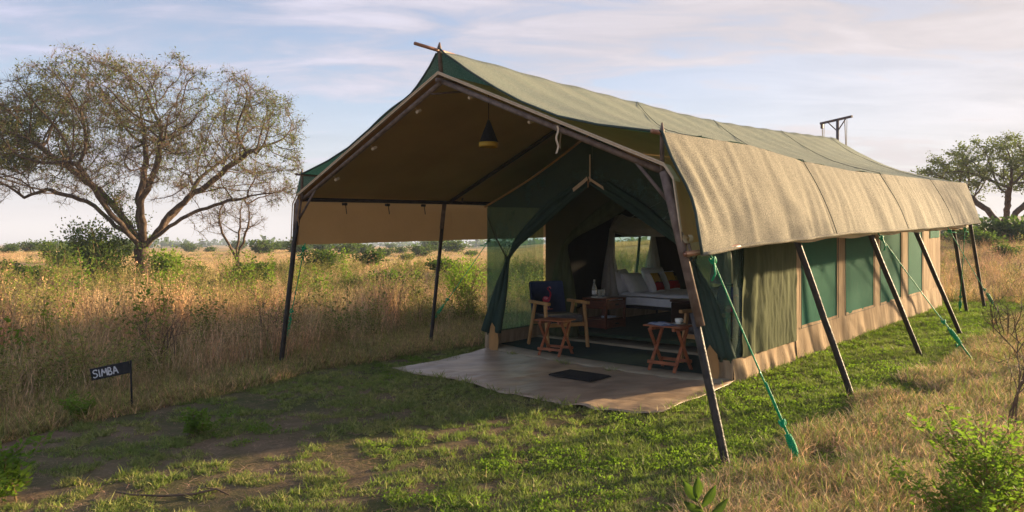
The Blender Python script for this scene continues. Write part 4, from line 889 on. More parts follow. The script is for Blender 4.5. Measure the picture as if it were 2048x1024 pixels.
def letters():
    return {
     'S': [[(.048, .8 * h), (.036, h), (.018, h * .98), (.004, .62 * h), (.012, .2 * h), (.036, -.02 * h), (.044, -.45 * h), (.032, -.88 * h), (.014, -h), (0, -.75 * h)]],
     'I': [[(0, h), (.001, 0), (.0, -h)]],
     'M': [[(.0, -h), (.006, .1 * h), (.012, h)], [(.012, h), (.022, .1 * h), (.030, -.25 * h)], [(.030, -.25 * h), (.042, .4 * h), (.050, h)], [(.050, h), (.053, 0), (.054, -h)]],
     'B': [[(0, h), (.0, 0), (.0, -h)], [(0, h), (.022, .92 * h), (.028, .5 * h), (.018, .1 * h), (.002, .0)], [(.002, 0), (.026, -.08 * h), (.034, -.5 * h), (.024, -.9 * h), (0, -h)]],
     'A': [[(0, -h), (.010, 0), (.021, h)], [(.021, h), (.034, 0), (.046, -h)], [(.010, -.25 * h), (.036, -.25 * h)]]}
LT = letters(); xo = -.170
for chh, adv in (('S', .064), ('I', .020), ('M', .068), ('B', .046), ('A', .05)):
    m = MB()
    for st_ in LT[chh]: stroke([(xo + x, z) for x, z in st_])
    m.build('letter', 'paint', bo); xo += adv

# ================================================================== vegetation
def blades(n_, rad, h0, h1, wd, lean, segs=3, curl=1.0, seed=0, droop=0, basez=0):
    r = np.random.default_rng(seed); Vs = []; Fs = []; k = 0
    for i in range(n_):
        a = r.uniform(0, 2 * math.pi); q = rad * math.sqrt(r.uniform()); x, y = q * math.cos(a), q * math.sin(a)
        h = r.uniform(h0, h1); la = r.uniform(0, 2 * math.pi); ln = lean * r.uniform(.3, 1.3); w = wd * r.uniform(.6, 1.3); fa = r.uniform(0, math.pi)
        wx, wy = math.cos(fa) * w / 2, math.sin(fa) * w / 2
        for s in range(segs + 1):
            t = s / segs; out_ = h * math.sin(min(1.5, ln)) * (t ** 1.0 * (1 - curl * .5) + t * t * curl * .5); z = basez + h * math.cos(min(1.5, ln)) * t - droop * h * t * t * t
            ww = (1 - t ** 1.6) * .95 + .05
            cx, cy = x + out_ * math.cos(la), y + out_ * math.sin(la)
            Vs += [(cx - wx * ww, cy - wy * ww, max(.001, z)), (cx + wx * ww, cy + wy * ww, max(.001, z))]
            if s < segs: Fs.append((k + 2 * s, k + 2 * s + 1, k + 2 * s + 3, k + 2 * s + 2))
        k += 2 * (segs + 1)
    return np.array(Vs), np.array(Fs)
def join(parts):
    V_ = []; F_ = []; mi = []; b = 0
    for (v, f), k in parts:
        V_.append(v); F_.append(f + b); mi.append(np.full(len(f), k)); b += len(v)
    return np.concatenate(V_), np.concatenate(F_), np.concatenate(mi)
def leafquads(centers, size, seed=0, aspect=.5, dirs=None, up=.3):
    r = np.random.default_rng(seed); n_ = len(centers); c = np.asarray(centers)
    d = r.normal(size=(n_, 3)) if dirs is None else np.asarray(dirs) + r.normal(size=(n_, 3)) * .35
    d[:, 2] += up * 0; d /= np.linalg.norm(d, axis=1)[:, None] + 1e-9
    nrm_ = r.normal(size=(n_, 3)); s = np.cross(d, nrm_); s /= np.linalg.norm(s, axis=1)[:, None] + 1e-9
    L = size * r.uniform(.6, 1.3, n_)[:, None]; W_ = L * aspect
    V_ = np.stack([c, c + d * L * .5 + s * W_ * .5, c + d * L, c + d * L * .5 - s * W_ * .5], 1).reshape(-1, 3)
    F_ = np.arange(n_ * 4).reshape(-1, 4); return V_, F_
def template(name, V_, F_, m, mi=None):
    return npmesh(name, V_, F_, m, False, mi)
def scatter(name, temps, pts, rot, scl, idx, label=None):
    cl = bpy.data.collections.new(name + '_source')
    for t in temps: cl.objects.link(t)
    me = bpy.data.meshes.new(name); me.vertices.add(len(pts)); me.vertices.foreach_set('co', np.asarray(pts, np.float32).ravel())
    a = me.attributes.new('rot', 'FLOAT_VECTOR', 'POINT'); a.data.foreach_set('vector', np.asarray(rot, np.float32).ravel())
    a = me.attributes.new('scl', 'FLOAT', 'POINT'); a.data.foreach_set('value', np.asarray(scl, np.float32))
    a = me.attributes.new('idx', 'INT', 'POINT'); a.data.foreach_set('value', np.asarray(idx, np.int32))
    o = bpy.data.objects.new(name, me); COL.objects.link(o); tag(o, label, kind='stuff')
    ng = bpy.data.node_groups.new(name, 'GeometryNodeTree')
    ng.interface.new_socket('Geometry', in_out='INPUT', socket_type='NodeSocketGeometry'); ng.interface.new_socket('Geometry', in_out='OUTPUT', socket_type='NodeSocketGeometry')
    gi = ng.nodes.new('NodeGroupInput'); go = ng.nodes.new('NodeGroupOutput'); ip = ng.nodes.new('GeometryNodeInstanceOnPoints'); ci = ng.nodes.new('GeometryNodeCollectionInfo')
    ci.inputs['Collection'].default_value = cl; ci.inputs['Separate Children'].default_value = True; ci.inputs['Reset Children'].default_value = True
    def na(nm, ty): q = ng.nodes.new('GeometryNodeInputNamedAttribute'); q.data_type = ty; q.inputs[0].default_value = nm; return q.outputs['Attribute']
    L_ = ng.links.new; L_(gi.outputs[0], ip.inputs['Points']); L_(ci.outputs[0], ip.inputs['Instance']); ip.inputs['Pick Instance'].default_value = True
    L_(na('idx', 'INT'), ip.inputs['Instance Index']); L_(na('rot', 'FLOAT_VECTOR'), ip.inputs['Rotation']); L_(na('scl', 'FLOAT'), ip.inputs['Scale']); L_(ip.outputs[0], go.inputs[0])
    md_ = o.modifiers.new('scatter', 'NODES'); md_.node_group = ng
    return o

def sample(n_, ok, dmin, dmax, power=1.0, half=.80, dens=None):
    """points in the wedge in front of the camera, as (x, y)"""
    out_ = []; tries = 0
    while len(out_) < n_ and tries < n_ * 30:
        tries += 1
        y = (dmin ** power + (dmax ** power - dmin ** power) * random.random()) ** (1 / power); x = (random.random() * 2 - 1) * (half * y + .5)
        if dens and random.random() > dens(x, y): continue
        if ok(x, y): out_.append((x, y))
    return out_
def put(name, temps, xy, s0, s1, label, tilt=.12, sf=None, idxf=None):
    n_ = len(xy); pts = [(x, y, gz(x, y) - .004) for x, y in xy]
    rot = np.stack([rng.normal(0, tilt, n_), rng.normal(0, tilt, n_), rng.uniform(0, 6.283, n_)], 1)
    scl = rng.uniform(s0, s1, n_)
    if sf: scl = scl * np.array([sf(x, y) for x, y in xy])
    return scatter(name, temps, pts, rot, scl, rng.integers(0, len(temps), n_) if idxf is None else [idxf(x, y) for x, y in xy], label)
def under_tent(u, v): return (2.35 < u < 12.15 and -5.08 < v < -1.24)
def nz_(x, y, s, k=0): return mn.noise(Vector((x * s, y * s, k)))
def left_edge(u): return -6.25 + .20 * max(0, -u) - .0 * u      # v beyond which tall grass starts
def is_tall_left(u, v, x, y): return v < left_edge(u) + .35 * nz_(x, y, .8, 4)
def is_dry_right(u, v, x, y): return v > .12 + .35 * nz_(x, y, .9, 8) + .05 * max(0, u) * .3
def lawn_ok(x, y):
    u, v = uv_of(x, y)
    if under_tent(u, v) or in_tarp(u, v): return False
    if is_tall_left(u, v, x, y) and random.random() > .12: return False
    if is_dry_right(u, v, x, y) and random.random() > .45: return False
    th = -.24
    f_ = nz_(x, y, 4.2, 1) * .6 + nz_(x, y, 1.3, 2) * .35 + random.uniform(-.12, .12)
    near = smooth((.2 - (u + .0)) / 2.2)      # trodden soil in the foreground
    return f_ > th + .31 * near - (.2 if v > -1.3 else 0)
# templates
g1 = [template('tuft', *blades(22, .045, .018, .055, .0065, .95, 3, seed=s), ['grass']) for s in range(4)]
g2 = [template('broad_tuft', *blades(13, .03, .03, .095, .0095, 1.05, 3, seed=20 + s), ['grass']) for s in range(3)]
put('short_grass', g1, sample(42000, lawn_ok, 3.6, 20, 1.15), .5, 1.1, 'short patchy green grass growing round the tent and tarpaulin')
put('broad_grass', g2, sample(4200, lambda x, y: lawn_ok(x, y) and nz_(x, y, 1.4, 6) > -.02, 3.6, 20, 1.2), .6, 1.3, 'broad bladed brighter grass tufts in the lawn')
def clover(seed):
    r = np.random.default_rng(seed); c = np.stack([r.normal(0, .035, 40), r.normal(0, .035, 40), r.uniform(.008, .032, 40)], 1); return leafquads(c, .015, seed, .8)
g3 = [template('clover', *clover(s), ['leaf']) for s in range(3)]
def clover_ok(x, y):
    u, v = uv_of(x, y)
    return lawn_ok(x, y) and ((v > -1.5 and nz_(x, y, 1.6, 9) > 0) or nz_(x, y, 1.1, 9) > .32)
put('ground_weeds', g3, sample(2300, clover_ok, 3.6, 17, 1.2), .7, 1.5, 'low leafy weeds among the short grass')
# straw litter on bare soil
lit = [template('litter', *blades(9, .07, .03, .10, .003, 4.5, 2, seed=40 + s, droop=.05), ['clod']) for s in range(4)]
put('straw_litter', lit, sample(14000, lambda x, y: not under_tent(*uv_of(x, y)) and not in_tarp(*uv_of(x, y)), 3.6, 12, 1.2), .6, 1.5, 'dry straw and leaf litter on the bare soil')
# matted dry grass, right of the tent
dm = [template('dry_tuft', *join([(blades(46, .10, .07, .24, .0036, 1.05, 4, seed=60 + s, droop=.35), 0), (blades(6, .08, .06, .16, .005, .6, 3, seed=70 + s), 1)]), ) if False else None for s in range(0)]
def tmpl2(name, a, b, mats):
    V_, F_, mi = join([(a, 0), (b, 1)]); return template(name, V_, F_, mats, mi)
dm = [tmpl2('dry_tuft', blades(40, .11, .07, .24, .0052, 1.05, 4, seed=60 + s, droop=.35), blades(15, .10, .05, .16, .006, .7, 3, seed=70 + s), ['dry', 'grass']) for s in range(4)]
def dry_ok(x, y):
    u, v = uv_of(x, y)
    return is_dry_right(u, v, x, y) and (nz_(x, y, 1.1, 3) > -.32)
put('matted_dry_grass', dm, sample(9500, dry_ok, 3.0, 24, 1.15, .85), .6, 1.25, 'matted straw coloured dry grass to the right of the tent')
# transition of knee high drier grass in front of the tall stand on the left
def fringe_ok(x, y):
    u, v = uv_of(x, y); e = left_edge(u)
    return e - 1.2 < v < e + .75 + .5 * nz_(x, y, .7, 5) and not in_tarp(u, v)
fr = [tmpl2('fringe_tuft', blades(26, .10, .06, .24, .008, .85, 3, seed=80 + s, droop=.25), blades(14, .09, .06, .20, .010, .7, 3, seed=90 + s), ['tall', 'tallgreen']) for s in range(4)]
put('fringe_grass', fr, sample(5200, fringe_ok, 3.6, 18, 1.2), .55, 1.3, 'mixed dry and green grass at the edge of the tall grass')
# tall dry grass on the left and behind
MT['stalk'] = mat('reddish brown dry stalk', (.42, .285, .13), (.55, .40, .19), scale=2, rough=.8, trans=.2, coord='World', fine=.5, rand=.4)
def stalks(n_, rad, h0, h1, wd, lean, seed):
    v, f = blades(n_, rad, h0, h1, wd, lean, 4, seed=seed, droop=.06); r = np.random.default_rng(seed); cs = []
    for i in range(n_):
        tip = v[i * 10 + 8]
        for k in range(5): cs.append(tip - np.array([0, 0, k * .028]) + r.normal(0, .008, 3))
    v2, f2 = leafquads(np.array(cs), .028, seed, .4); return np.concatenate([v, v2]), np.concatenate([f, f2 + len(v)])
tg = [tmpl2('stalk_tuft', stalks(11, .16, .45, .95, .010, .28, 100 + s), blades(16, .12, .15, .4, .009, .7, 3, seed=110 + s, droop=.3), ['stalk', 'tall']) for s in range(3)]
tg += [tmpl2('matted_tuft', blades(34, .16, .16, .5, .0085, .95, 4, seed=120 + s, droop=.5), blades(7, .12, .3, .75, .009, .35, 3, seed=130 + s), ['tall', 'dry']) for s in range(3)]
tg += [tmpl2('green_tuft', blades(22, .13, .2, .55, .012, .55, 4, seed=160 + s, droop=.25), blades(12, .12, .15, .5, .009, .8, 3, seed=170 + s, droop=.3), ['tallgreen', 'tall']) for s in range(2)]
tg += [tmpl2('fine_tuft', blades(22, .14, .25, .7, .008, .4, 4, seed=180 + s, droop=.15), blades(10, .12, .2, .5, .011, .5, 3, seed=190 + s), ['dry', 'tallgreen']) for s in range(2)]
def tall_ok(x, y):
    u, v = uv_of(x, y)
    if x > 0 and v > -5.6: return False
    return is_tall_left(u, v, x, y) and nz_(x, y, 1.3, 31) + random.uniform(-.25, .25) > -.22
def tall_sf(x, y):
    u, v = uv_of(x, y); d = math.hypot(x, y); e = left_edge(u) - v
    return (.45 + .55 * smooth(e / 1.8)) * (1 + .6 * nz_(x, y, .35, 2)) * (1 + .55 * nz_(x, y, 1.5, 6)) * (1.0 - .55 * smooth((d - 9) / 10)) * (1.25 - .35 * smooth((x + 4) / 5))
def tall_ix(x, y):
    a = nz_(x, y, .42, 21) + random.uniform(-.22, .22); b = nz_(x, y, .6, 27) + random.uniform(-.2, .2)
    if a > .16: return random.randrange(0, 3)
    if a < -.20: return 6 + random.randrange(2) if b > -.1 else 8 + random.randrange(2)
    return 3 + random.randrange(3) if b < .12 else 8 + random.randrange(2)
put('tall_grass', tg, sample(7400, tall_ok, 4.5, 19, 1.4), .6, 1.25, 'tall reddish dry grass standing left of the tent', .12, tall_sf, tall_ix)
far_t = [tmpl2('far_tuft', blades(60, .5, .12, .42, .010, .6, 3, seed=140 + s, droop=.2), blades(14, .5, .1, .35, .014, .6, 3, seed=150 + s), ['dry', 'tallgreen']) for s in range(4)]
def far_ok(x, y):
    u, v = uv_of(x, y)
    if under_tent(u, v): return False
    return (v < -6.5) or u > 15 or v > 4
put('far_grass', far_t, sample(12000, lambda x, y: far_ok(x, y) and nz_(x, y, .12, 3) > -.3, 16, 95, 1.35), .7, 1.3, 'dry grass of the plain beyond the tent', .1)
# right hand middle distance grass
def rt_ok(x, y):
    u, v = uv_of(x, y); return x > 0 and (v > 1.9 + nz_(x, y, .5, 5) or u > 13.2) and y > 7
put('right_tall_grass', tg, sample(4600, rt_ok, 6, 40, 1.4, .85), .4, .95, 'knee high dry grass behind and to the right of the tent', .15, None, tall_ix)

# grass creeping over the tarpaulin's edge and along the skirts
edge_pts = []
for i in range(len(tp)):
    if 4 <= i <= 9: continue
    a = tp[i - 1]; b = tp[i]
    if 5 <= i <= 10: continue
    for k in range(int((b - a).length / .022)):
        t = random.random(); q = a.lerp(b, t); edge_pts.append((q.x + random.gauss(0, .035), q.y + random.gauss(0, .035)))
for u0, u1, v0 in ((2.6, 12.0, RV + .09), (2.5, 3.2, LV - .06)):
    for k in range(int((u1 - u0) * 34)):
        q = WP(random.uniform(u0, u1), v0 + random.gauss(0, .03) + (.0 if v0 > -3 else -abs(random.gauss(0, .1)))); edge_pts.append((q.x, q.y))
put('edge_grass', g2 + g1, edge_pts, .7, 1.5, 'short grass creeping over the tarpaulin edge and tent skirt', .2)
sprouts = []
for v_, n_ in ((-3.42, 14), (-4.35, 10), (-2.72, 6), (-2.5, 4)):
    for k in range(n_): q = WP(porch_front(v_) - .05 + random.gauss(0, .02), v_ + random.gauss(0, .05)); sprouts.append((q.x, q.y))
put('sprouting_grass', g2, sprouts, .9, 1.6, 'green tufts sprouting at the edge of the tent floor', .1)
# ---- green stemmed herbs of the field: one kind, copied
def herb_mesh(name, seed, h=1.0, spread=.12, leaf=.05, nst=5, dens=34, leafm='leaf', asp=.45, label=None, cat='herb', group=None, bush=False):
    r = np.random.default_rng(seed); t = thing(name, label, cat, (0, 0, 0), 0, group)
    m = MB(); cs = []; ds = []
    for s in range(nst):
        a = r.uniform(0, 6.28); hh = h * r.uniform(.6, 1); bx, by = spread * .35 * math.cos(a), spread * .35 * math.sin(a); pts = []
        lx, ly = r.normal(0, spread, 2)
        for i in range(7):
            q = i / 6; pts.append(Vector((bx + lx * q * q + .01 * r.normal(), by + ly * q * q + .01 * r.normal(), hh * q)))
        m.tube(pts, [.0045 * (1 - .6 * i / 6) * (h ** .5) for i in range(7)], 4, False)
        for j in range(dens):
            q = r.uniform(.18 if bush else .3, 1.0); i0 = min(5, int(q * 6)); p = pts[i0].lerp(pts[i0 + 1], q * 6 - i0); an = r.uniform(0, 6.28); rr_ = (.05 if not bush else .10) * (1.25 - q) * h
            d = np.array([math.cos(an), math.sin(an), r.uniform(-.1, .8)])
            st = r.uniform(0, 1) * rr_ * 2
            cs.append(np.array(p) + d * st); ds.append(d)
            if bush and j % 3 == 0: m.tube([p, Vector(cs[-1])], .0018, 3, False)
    m.build('stem', 'stem', t)
    V_, F_ = leafquads(np.array(cs), leaf, seed, asp, np.array(ds)); npmesh('foliage', V_, F_, [leafm], t)
    return t
herbs = [herb_mesh('field_herb', 200 + k, h=h_, spread=sp_h, leaf=lf, nst=ns_, dens=dn, label='green leafy herb standing up among the tall dry grass', cat='herb', group='leafy herbs in the tall grass') for k, (h_, sp_h, lf, ns_, dn) in enumerate([(.95, .10, .055, 5, 40), (1.1, .15, .045, 7, 34), (.7, .16, .05, 7, 36), (1.2, .06, .06, 3, 50)])]
HP = [(60, 560), (115, 590), (40, 640), (170, 600), (225, 560), (250, 620), (310, 600), (345, 560), (390, 570), (420, 620), (200, 530), (150, 545), (90, 530), (470, 600), (500, 560), (520, 620), (455, 560), (640, 580), (700, 570), (660, 620), (735, 600), (790, 570), (770, 620), (820, 560), (330, 650), (280, 670), (130, 660), (20, 590), (360, 610), (540, 580), (600, 600), (690, 545), (905, 600), (935, 590), (925, 630), (945, 560), (10, 700), (90, 690)]
HB = []
for i, (px, py) in enumerate(HP):
    d = 22 - 14 * smooth((py - 520) / 190) + random.uniform(-.8, .8)
    x = (px - 1024) / 1450 * d; o_ = herbs[i % 4] if i < 4 else copy_tree(herbs[random.randrange(4)])
    u, v = uv_of(x, d)
    HB.append((px, o_)); o_.location = (x, d, gz(x, d) - .02); o_.rotation_euler.z = random.uniform(0, 6.28); s_ = random.uniform(.95, 1.35) * (1 + .15 * (d > 15)); o_.scale = (s_, s_, s_)
ORD = ['leftmost', 'second', 'third', 'fourth', 'fifth', 'sixth', 'seventh', 'eighth', 'ninth', 'tenth', 'eleventh', 'twelfth', 'thirteenth', 'fourteenth', 'fifteenth', 'sixteenth', 'seventeenth', 'eighteenth', 'nineteenth', 'twentieth']
def ordinal(lst, zones, what):
    for lo_, hi_, place in zones:
        sub = [o for p, o in sorted(lst, key=lambda a: a[0]) if lo_ <= p < hi_]
        for i, o in enumerate(sub): o['label'] = '%s, %s %s' % (what, ORD[i] + (' from the left' if i else ''), place)
ordinal(HB, [(0, 283, 'left of the big acacia'), (283, 557, 'between acacia and porch pole'), (557, 857, 'between the two porch poles'), (857, 1200, 'beyond the second porch pole')], 'green herb in tall grass')
random.seed(33)
def herb_patch(seed, h, leaf, nst, dens):
    r = np.random.default_rng(seed); cs = []; ds = []; Vs = []; Fs = []; k = 0
    for s in range(nst):
        bx, by = r.normal(0, .06, 2); lx, ly = r.normal(0, .13, 2); hh = h * r.uniform(.6, 1); pt = lambda q: np.array([bx + lx * q * q, by + ly * q * q, hh * q])
        for q in range(5):
            p = pt(q / 4); Vs += [p - (.003, 0, 0), p + (.003, 0, 0)]
            if q < 4: Fs.append((k + 2 * q, k + 2 * q + 1, k + 2 * q + 3, k + 2 * q + 2))
        k += 10
        for j in range(dens):
            q = r.uniform(.25, 1); an = r.uniform(0, 6.28); d = np.array([math.cos(an), math.sin(an), r.uniform(-.1, .8)]); cs.append(pt(q) + d * r.uniform(0, .1) * (1.2 - q)); ds.append(d)
    return (np.array(Vs), np.array(Fs)), leafquads(np.array(cs), leaf, seed, .45, np.array(ds))
hp = [tmpl2('herb_patch', *herb_patch(400 + k_, h_, l_, n_, d_), ['stem', 'weedleaf']) for k_, (h_, l_, n_, d_) in enumerate([(.9, .05, 4, 26), (.7, .045, 5, 26), (1.0, .06, 3, 34), (.5, .05, 6, 24)])]
put('field_weeds', hp, sample(2800, lambda x, y: tall_ok(x, y) and nz_(x, y, .45, 12) > -.05 and uv_of(x, y)[1] < left_edge(uv_of(x, y)[0]) - .5, 6, 32, 1.3), .45, 1.05, 'green leafy weeds mixed through the tall dry grass', .12)
put('right_weeds', hp, sample(700, lambda x, y: rt_ok(x, y) and nz_(x, y, .5, 13) > .0, 8, 40, 1.4, .85), .4, .9, 'green leafy weeds in the dry grass on the right', .12)

# ---- trees by space colonisation
def colonise(att, trunk, step, di, dk, iters, seed=0, gravity=(0, 0, .0)):
    r = np.random.default_rng(seed); P_ = [np.array(p, float) for p in trunk[0]]; par = list(trunk[1])
    A = np.array(att, float); P = np.array(P_); best = np.full(len(A), 1e9); who = np.zeros(len(A), int)
    start = 0
    for it in range(iters):
        new = P[start:]
        if len(new) and len(A):
            D = np.linalg.norm(A[:, None] - new[None], axis=2); j = D.argmin(1); dmin_ = D[np.arange(len(A)), j]
            up = dmin_ < best; best[up] = dmin_[up]; who[up] = j[up] + start
        keep = best > dk; A = A[keep]; best = best[keep]; who = who[keep]
        if not len(A): break
        act = best < di
        if not act.any(): break
        start = len(P); newp = []; newpar = []
        for n_ in np.unique(who[act]):
            sel = A[(who == n_) & act]; d = sel - P[n_]; d /= np.linalg.norm(d, axis=1)[:, None]; s = d.sum(0) + r.normal(0, .25, 3) + np.array(gravity); L = np.linalg.norm(s)
            if L < 1e-3: continue
            newp.append(P[n_] + s / L * step); newpar.append(n_)
        if not newp: break
        P = np.vstack([P, newp]); par += newpar
    return P, np.array(par)
def tree_mesh(P, par, rmin, rexp, base_r=None):
    n_ = len(P); rad = np.zeros(n_); kids = np.zeros(n_, int)
    acc = np.zeros(n_)
    for i in range(n_ - 1, -1, -1):
        rad[i] = max(rmin, acc[i] ** (1 / rexp)) if acc[i] > 0 else rmin
        if par[i] >= 0: acc[par[i]] += rad[i] ** rexp; kids[par[i]] += 1
    if base_r: 
        k = base_r / rad[0]; t = (rad / rad[0]); rad = rmin + (rad - rmin) * k
    return rad, kids
def branches(P, par, rad, big=.02):
    """tapered segments joined per edge: 7 sided for limbs, 3 sided for twigs"""
    Vs = []; Fs = []; k = 0
    e = [(par[i], i) for i in range(len(P)) if par[i] >= 0]
    for (a, b) in e:
        pa, pb = P[a], P[b]; ra, rb = min(rad[a], rad[b] * 1.25), rad[b]; seg = 8 if rb > big else (4 if rb > big * .3 else 3)
        d = pb - pa; L = np.linalg.norm(d); d = d / (L + 1e-9); pb = pb + d * rb * .35; x = np.cross(d, (0.31, .83, .46)); x /= np.linalg.norm(x); y = np.cross(d, x)
        for c, r_ in ((pa, ra), (pb, rb)):
            for s in range(seg): an = 6.2832 * s / seg; Vs.append(c + (x * math.cos(an) + y * math.sin(an)) * r_)
        for s in range(seg): Fs.append((k + s, k + (s + 1) % seg, k + seg + (s + 1) % seg, k + seg + s))
        k += 2 * seg
    return np.array(Vs), np.array(Fs)
def twigs(P, par, rad, n_, L, r, rmax, seed, up=.3, segs=2):
    rr = np.random.default_rng(seed); idx = np.where(rad < rmax)[0]; idx = rr.choice(idx, n_); Vs = []; Fs = []; tips = []; dirs = []; k = 0
    for i in idx:
        p = P[i]; d0 = P[i] - P[par[i]] if par[i] >= 0 else np.array([0, 0, 1.]); d0 = d0 / (np.linalg.norm(d0) + 1e-9); d = d0 * .5 + rr.normal(0, .65, 3); d[2] += up; d /= np.linalg.norm(d)
        l = L * rr.uniform(.4, 1.2); pts = [p]
        for s in range(segs): d = d + rr.normal(0, .22, 3); d /= np.linalg.norm(d); pts.append(pts[-1] + d * l / segs)
        x = np.cross(d, (.3, .8, .5)); x /= np.linalg.norm(x); y = np.cross(d, x)
        for q, c in enumerate(pts):
            w = r * (1 - .6 * q / segs)
            for s in range(3): an = 2.094 * s; Vs.append(c + (x * math.cos(an) + y * math.sin(an)) * w)
        for q in range(segs):
            for s in range(3): Fs.append((k + 3 * q + s, k + 3 * q + (s + 1) % 3, k + 3 * q + 3 + (s + 1) % 3, k + 3 * q + 3 + s))
        k += 3 * (segs + 1)
        for s in range(1, segs + 1): tips.append(pts[s]); dirs.append(d)
    return np.array(Vs), np.array(Fs), np.array(tips), np.array(dirs)

# big bare acacia on the left
TD = 26.0
tx = (283 - 1024) / 1450 * TD; tree_o = Vector((tx, TD, gz(tx, TD)))
def at_px(px, py, D=TD, dy_=0): # local coordinates (relative to the tree foot) of a pixel at the tree's depth
    return np.array([(px - 1024) / 1450 * D - tx, dy_, 1.6 + (487 - py) / 1450 * D - tree_o.z])
r_ = np.random.default_rng(5); att = []
while len(att) < 5200:
    x = r_.uniform(-5.9, 5.7); y = r_.uniform(-4.6, 4.6); q = math.sqrt((x / 5.75) ** 2 + (y / 4.6) ** 2)
    if q > 1: continue
    top = 8.05 - 2.1 * q ** 2.6 + .7 * mn.noise(Vector((x * .6, y * .6, 0))); bot = 2.2 + 1.6 * (1 - q) + 1.3 * q * q * r_.uniform(.2, 1)
    z = r_.uniform(bot, top)
    if r_.uniform() > (.28 + .72 * ((z - bot) / (top - bot)) ** 1.1): continue
    if mn.noise(Vector((x * .5, y * .5, z * .9))) < -.16: continue
    att.append((x, y, z))
for _ in range(420): # long low limb to the left, denser clump beyond
    t = r_.uniform(); att.append((-3.2 - 3.2 * t + r_.normal(0, .2), r_.normal(0, .35), 3.3 - .1 * t + abs(r_.normal(0, .55)) + .2 * math.sin(3 * t)))
for _ in range(150):
    t = r_.uniform(); att.append((2.0 + 3.0 * t, r_.normal(0, .4), 2.2 + 1.1 * t + r_.normal(0, .25)))
tr_n = []; tr_p = []
def limb(start, pts, tn, tp_):
    prev = start
    for p in pts:
        a = tn[prev]; b = np.array(p); L = np.linalg.norm(b - a); k = max(1, int(L / .22))
        for i in range(1, k + 1):
            tn.append(a + (b - a) * i / k + r_.normal(0, .025, 3)); tp_.append(prev); prev = len(tn) - 1
    return prev
tr_n = [np.array([0, 0, -.2])]; tr_p = [-1]
s0 = limb(0, [(0, 0, .5), (.02, 0, 1.1)], tr_n, tr_p)
for pts in ([(-.12, 0, 1.5), (-.75, .1, 2.45), (-1.6, .2, 3.3), (-2.9, .1, 4.3), (-3.9, 0, 5.0)],
            [(-.05, .1, 1.6), (-.35, .5, 3.0), (-.30, .9, 4.3), (-.5, 1.2, 5.4)],
            [(.15, -.1, 1.7), (.25, -.5, 2.8), (.9, -.9, 3.9), (1.3, -1.2, 5.0)],
            [(.35, .1, 1.6), (1.0, .3, 2.6), (1.9, .4, 3.4), (3.0, .2, 4.1), (4.0, 0, 4.7)],
            [(.2, .3, 1.5), (.8, 1.2, 2.7), (1.3, 2.0, 3.9)],
            [(-.1, -.3, 1.5), (-.7, -1.2, 2.8), (-1.1, -2.0, 4.0)],
            [(.45, -.1, 1.6), (1.5, -.2, 2.3), (2.7, -.2, 2.75), (3.9, -.1, 3.1)],
            [(-.2, .1, 1.5), (-1.1, 0, 2.2), (-1.8, -.2, 2.9), (-2.6, -.2, 3.15), (-3.4, -.1, 3.3), (-4.2, 0, 3.05)]):
    limb(s0, pts, tr_n, tr_p)
P_, par_ = colonise(att, (tr_n, tr_p), .20, 1.6, .30, 150, 3)
rad_, kids_ = tree_mesh(P_, par_, .0075, 2.25, .25)
tr1 = thing('acacia_tree', 'large nearly leafless acacia with a wide twiggy crown on the left of the tent', 'tree', tree_o)
V_, F_ = branches(P_, par_, rad_, .03)
npmesh('trunk', V_, F_, ['bark'], tr1)
V1, F1, tips, dirs = twigs(P_, par_, rad_, 30000, .36, .0050, .022, 8, .25, 2)
npmesh('twigs', V1, F1, ['twig'], tr1)
lv = []; ld = []
for t_, d_ in zip(tips, dirs):
    q = (t_[2] - 3) / 4.8
    pr = (.12 + .9 * max(0, q)) * (1.6 if mn.noise(Vector(t_ * .9)) > .05 else .25) + (.9 if (t_[0] < -3.9 and t_[2] > 4.3) else 0)
    n_ = 1 if r_.uniform() < pr else 0
    if t_[0] < -3.7 and t_[2] > 4.0: n_ += 4
    for _ in range(n_): lv.append(t_ + r_.normal(0, .05, 3)); ld.append(d_ * .5 + np.array([0, 0, -.5]))
V2, F2 = leafquads(np.array(lv), .10, 4, .36, np.array(ld)); npmesh('leaves', V2, F2, ['leafacacia'], tr1)
# bark lumps and low sucker shoots at the foot
V3, F3, tp3, dr3 = twigs(np.array(tr_n[:14]) + 0, np.array(tr_p[:14]), np.full(14, .01), 150, 1.0, .007, .02, 12, .4, 3)
npmesh('sucker_shoots', V3, F3, ['twig'], tr1)
V4, F4 = leafquads(np.repeat(tp3, 4, 0) + r_.normal(0, .07, (len(tp3) * 4, 3)), .09, 5, .5); npmesh('sucker_leaves', V4, F4, ['leafdark'], tr1)

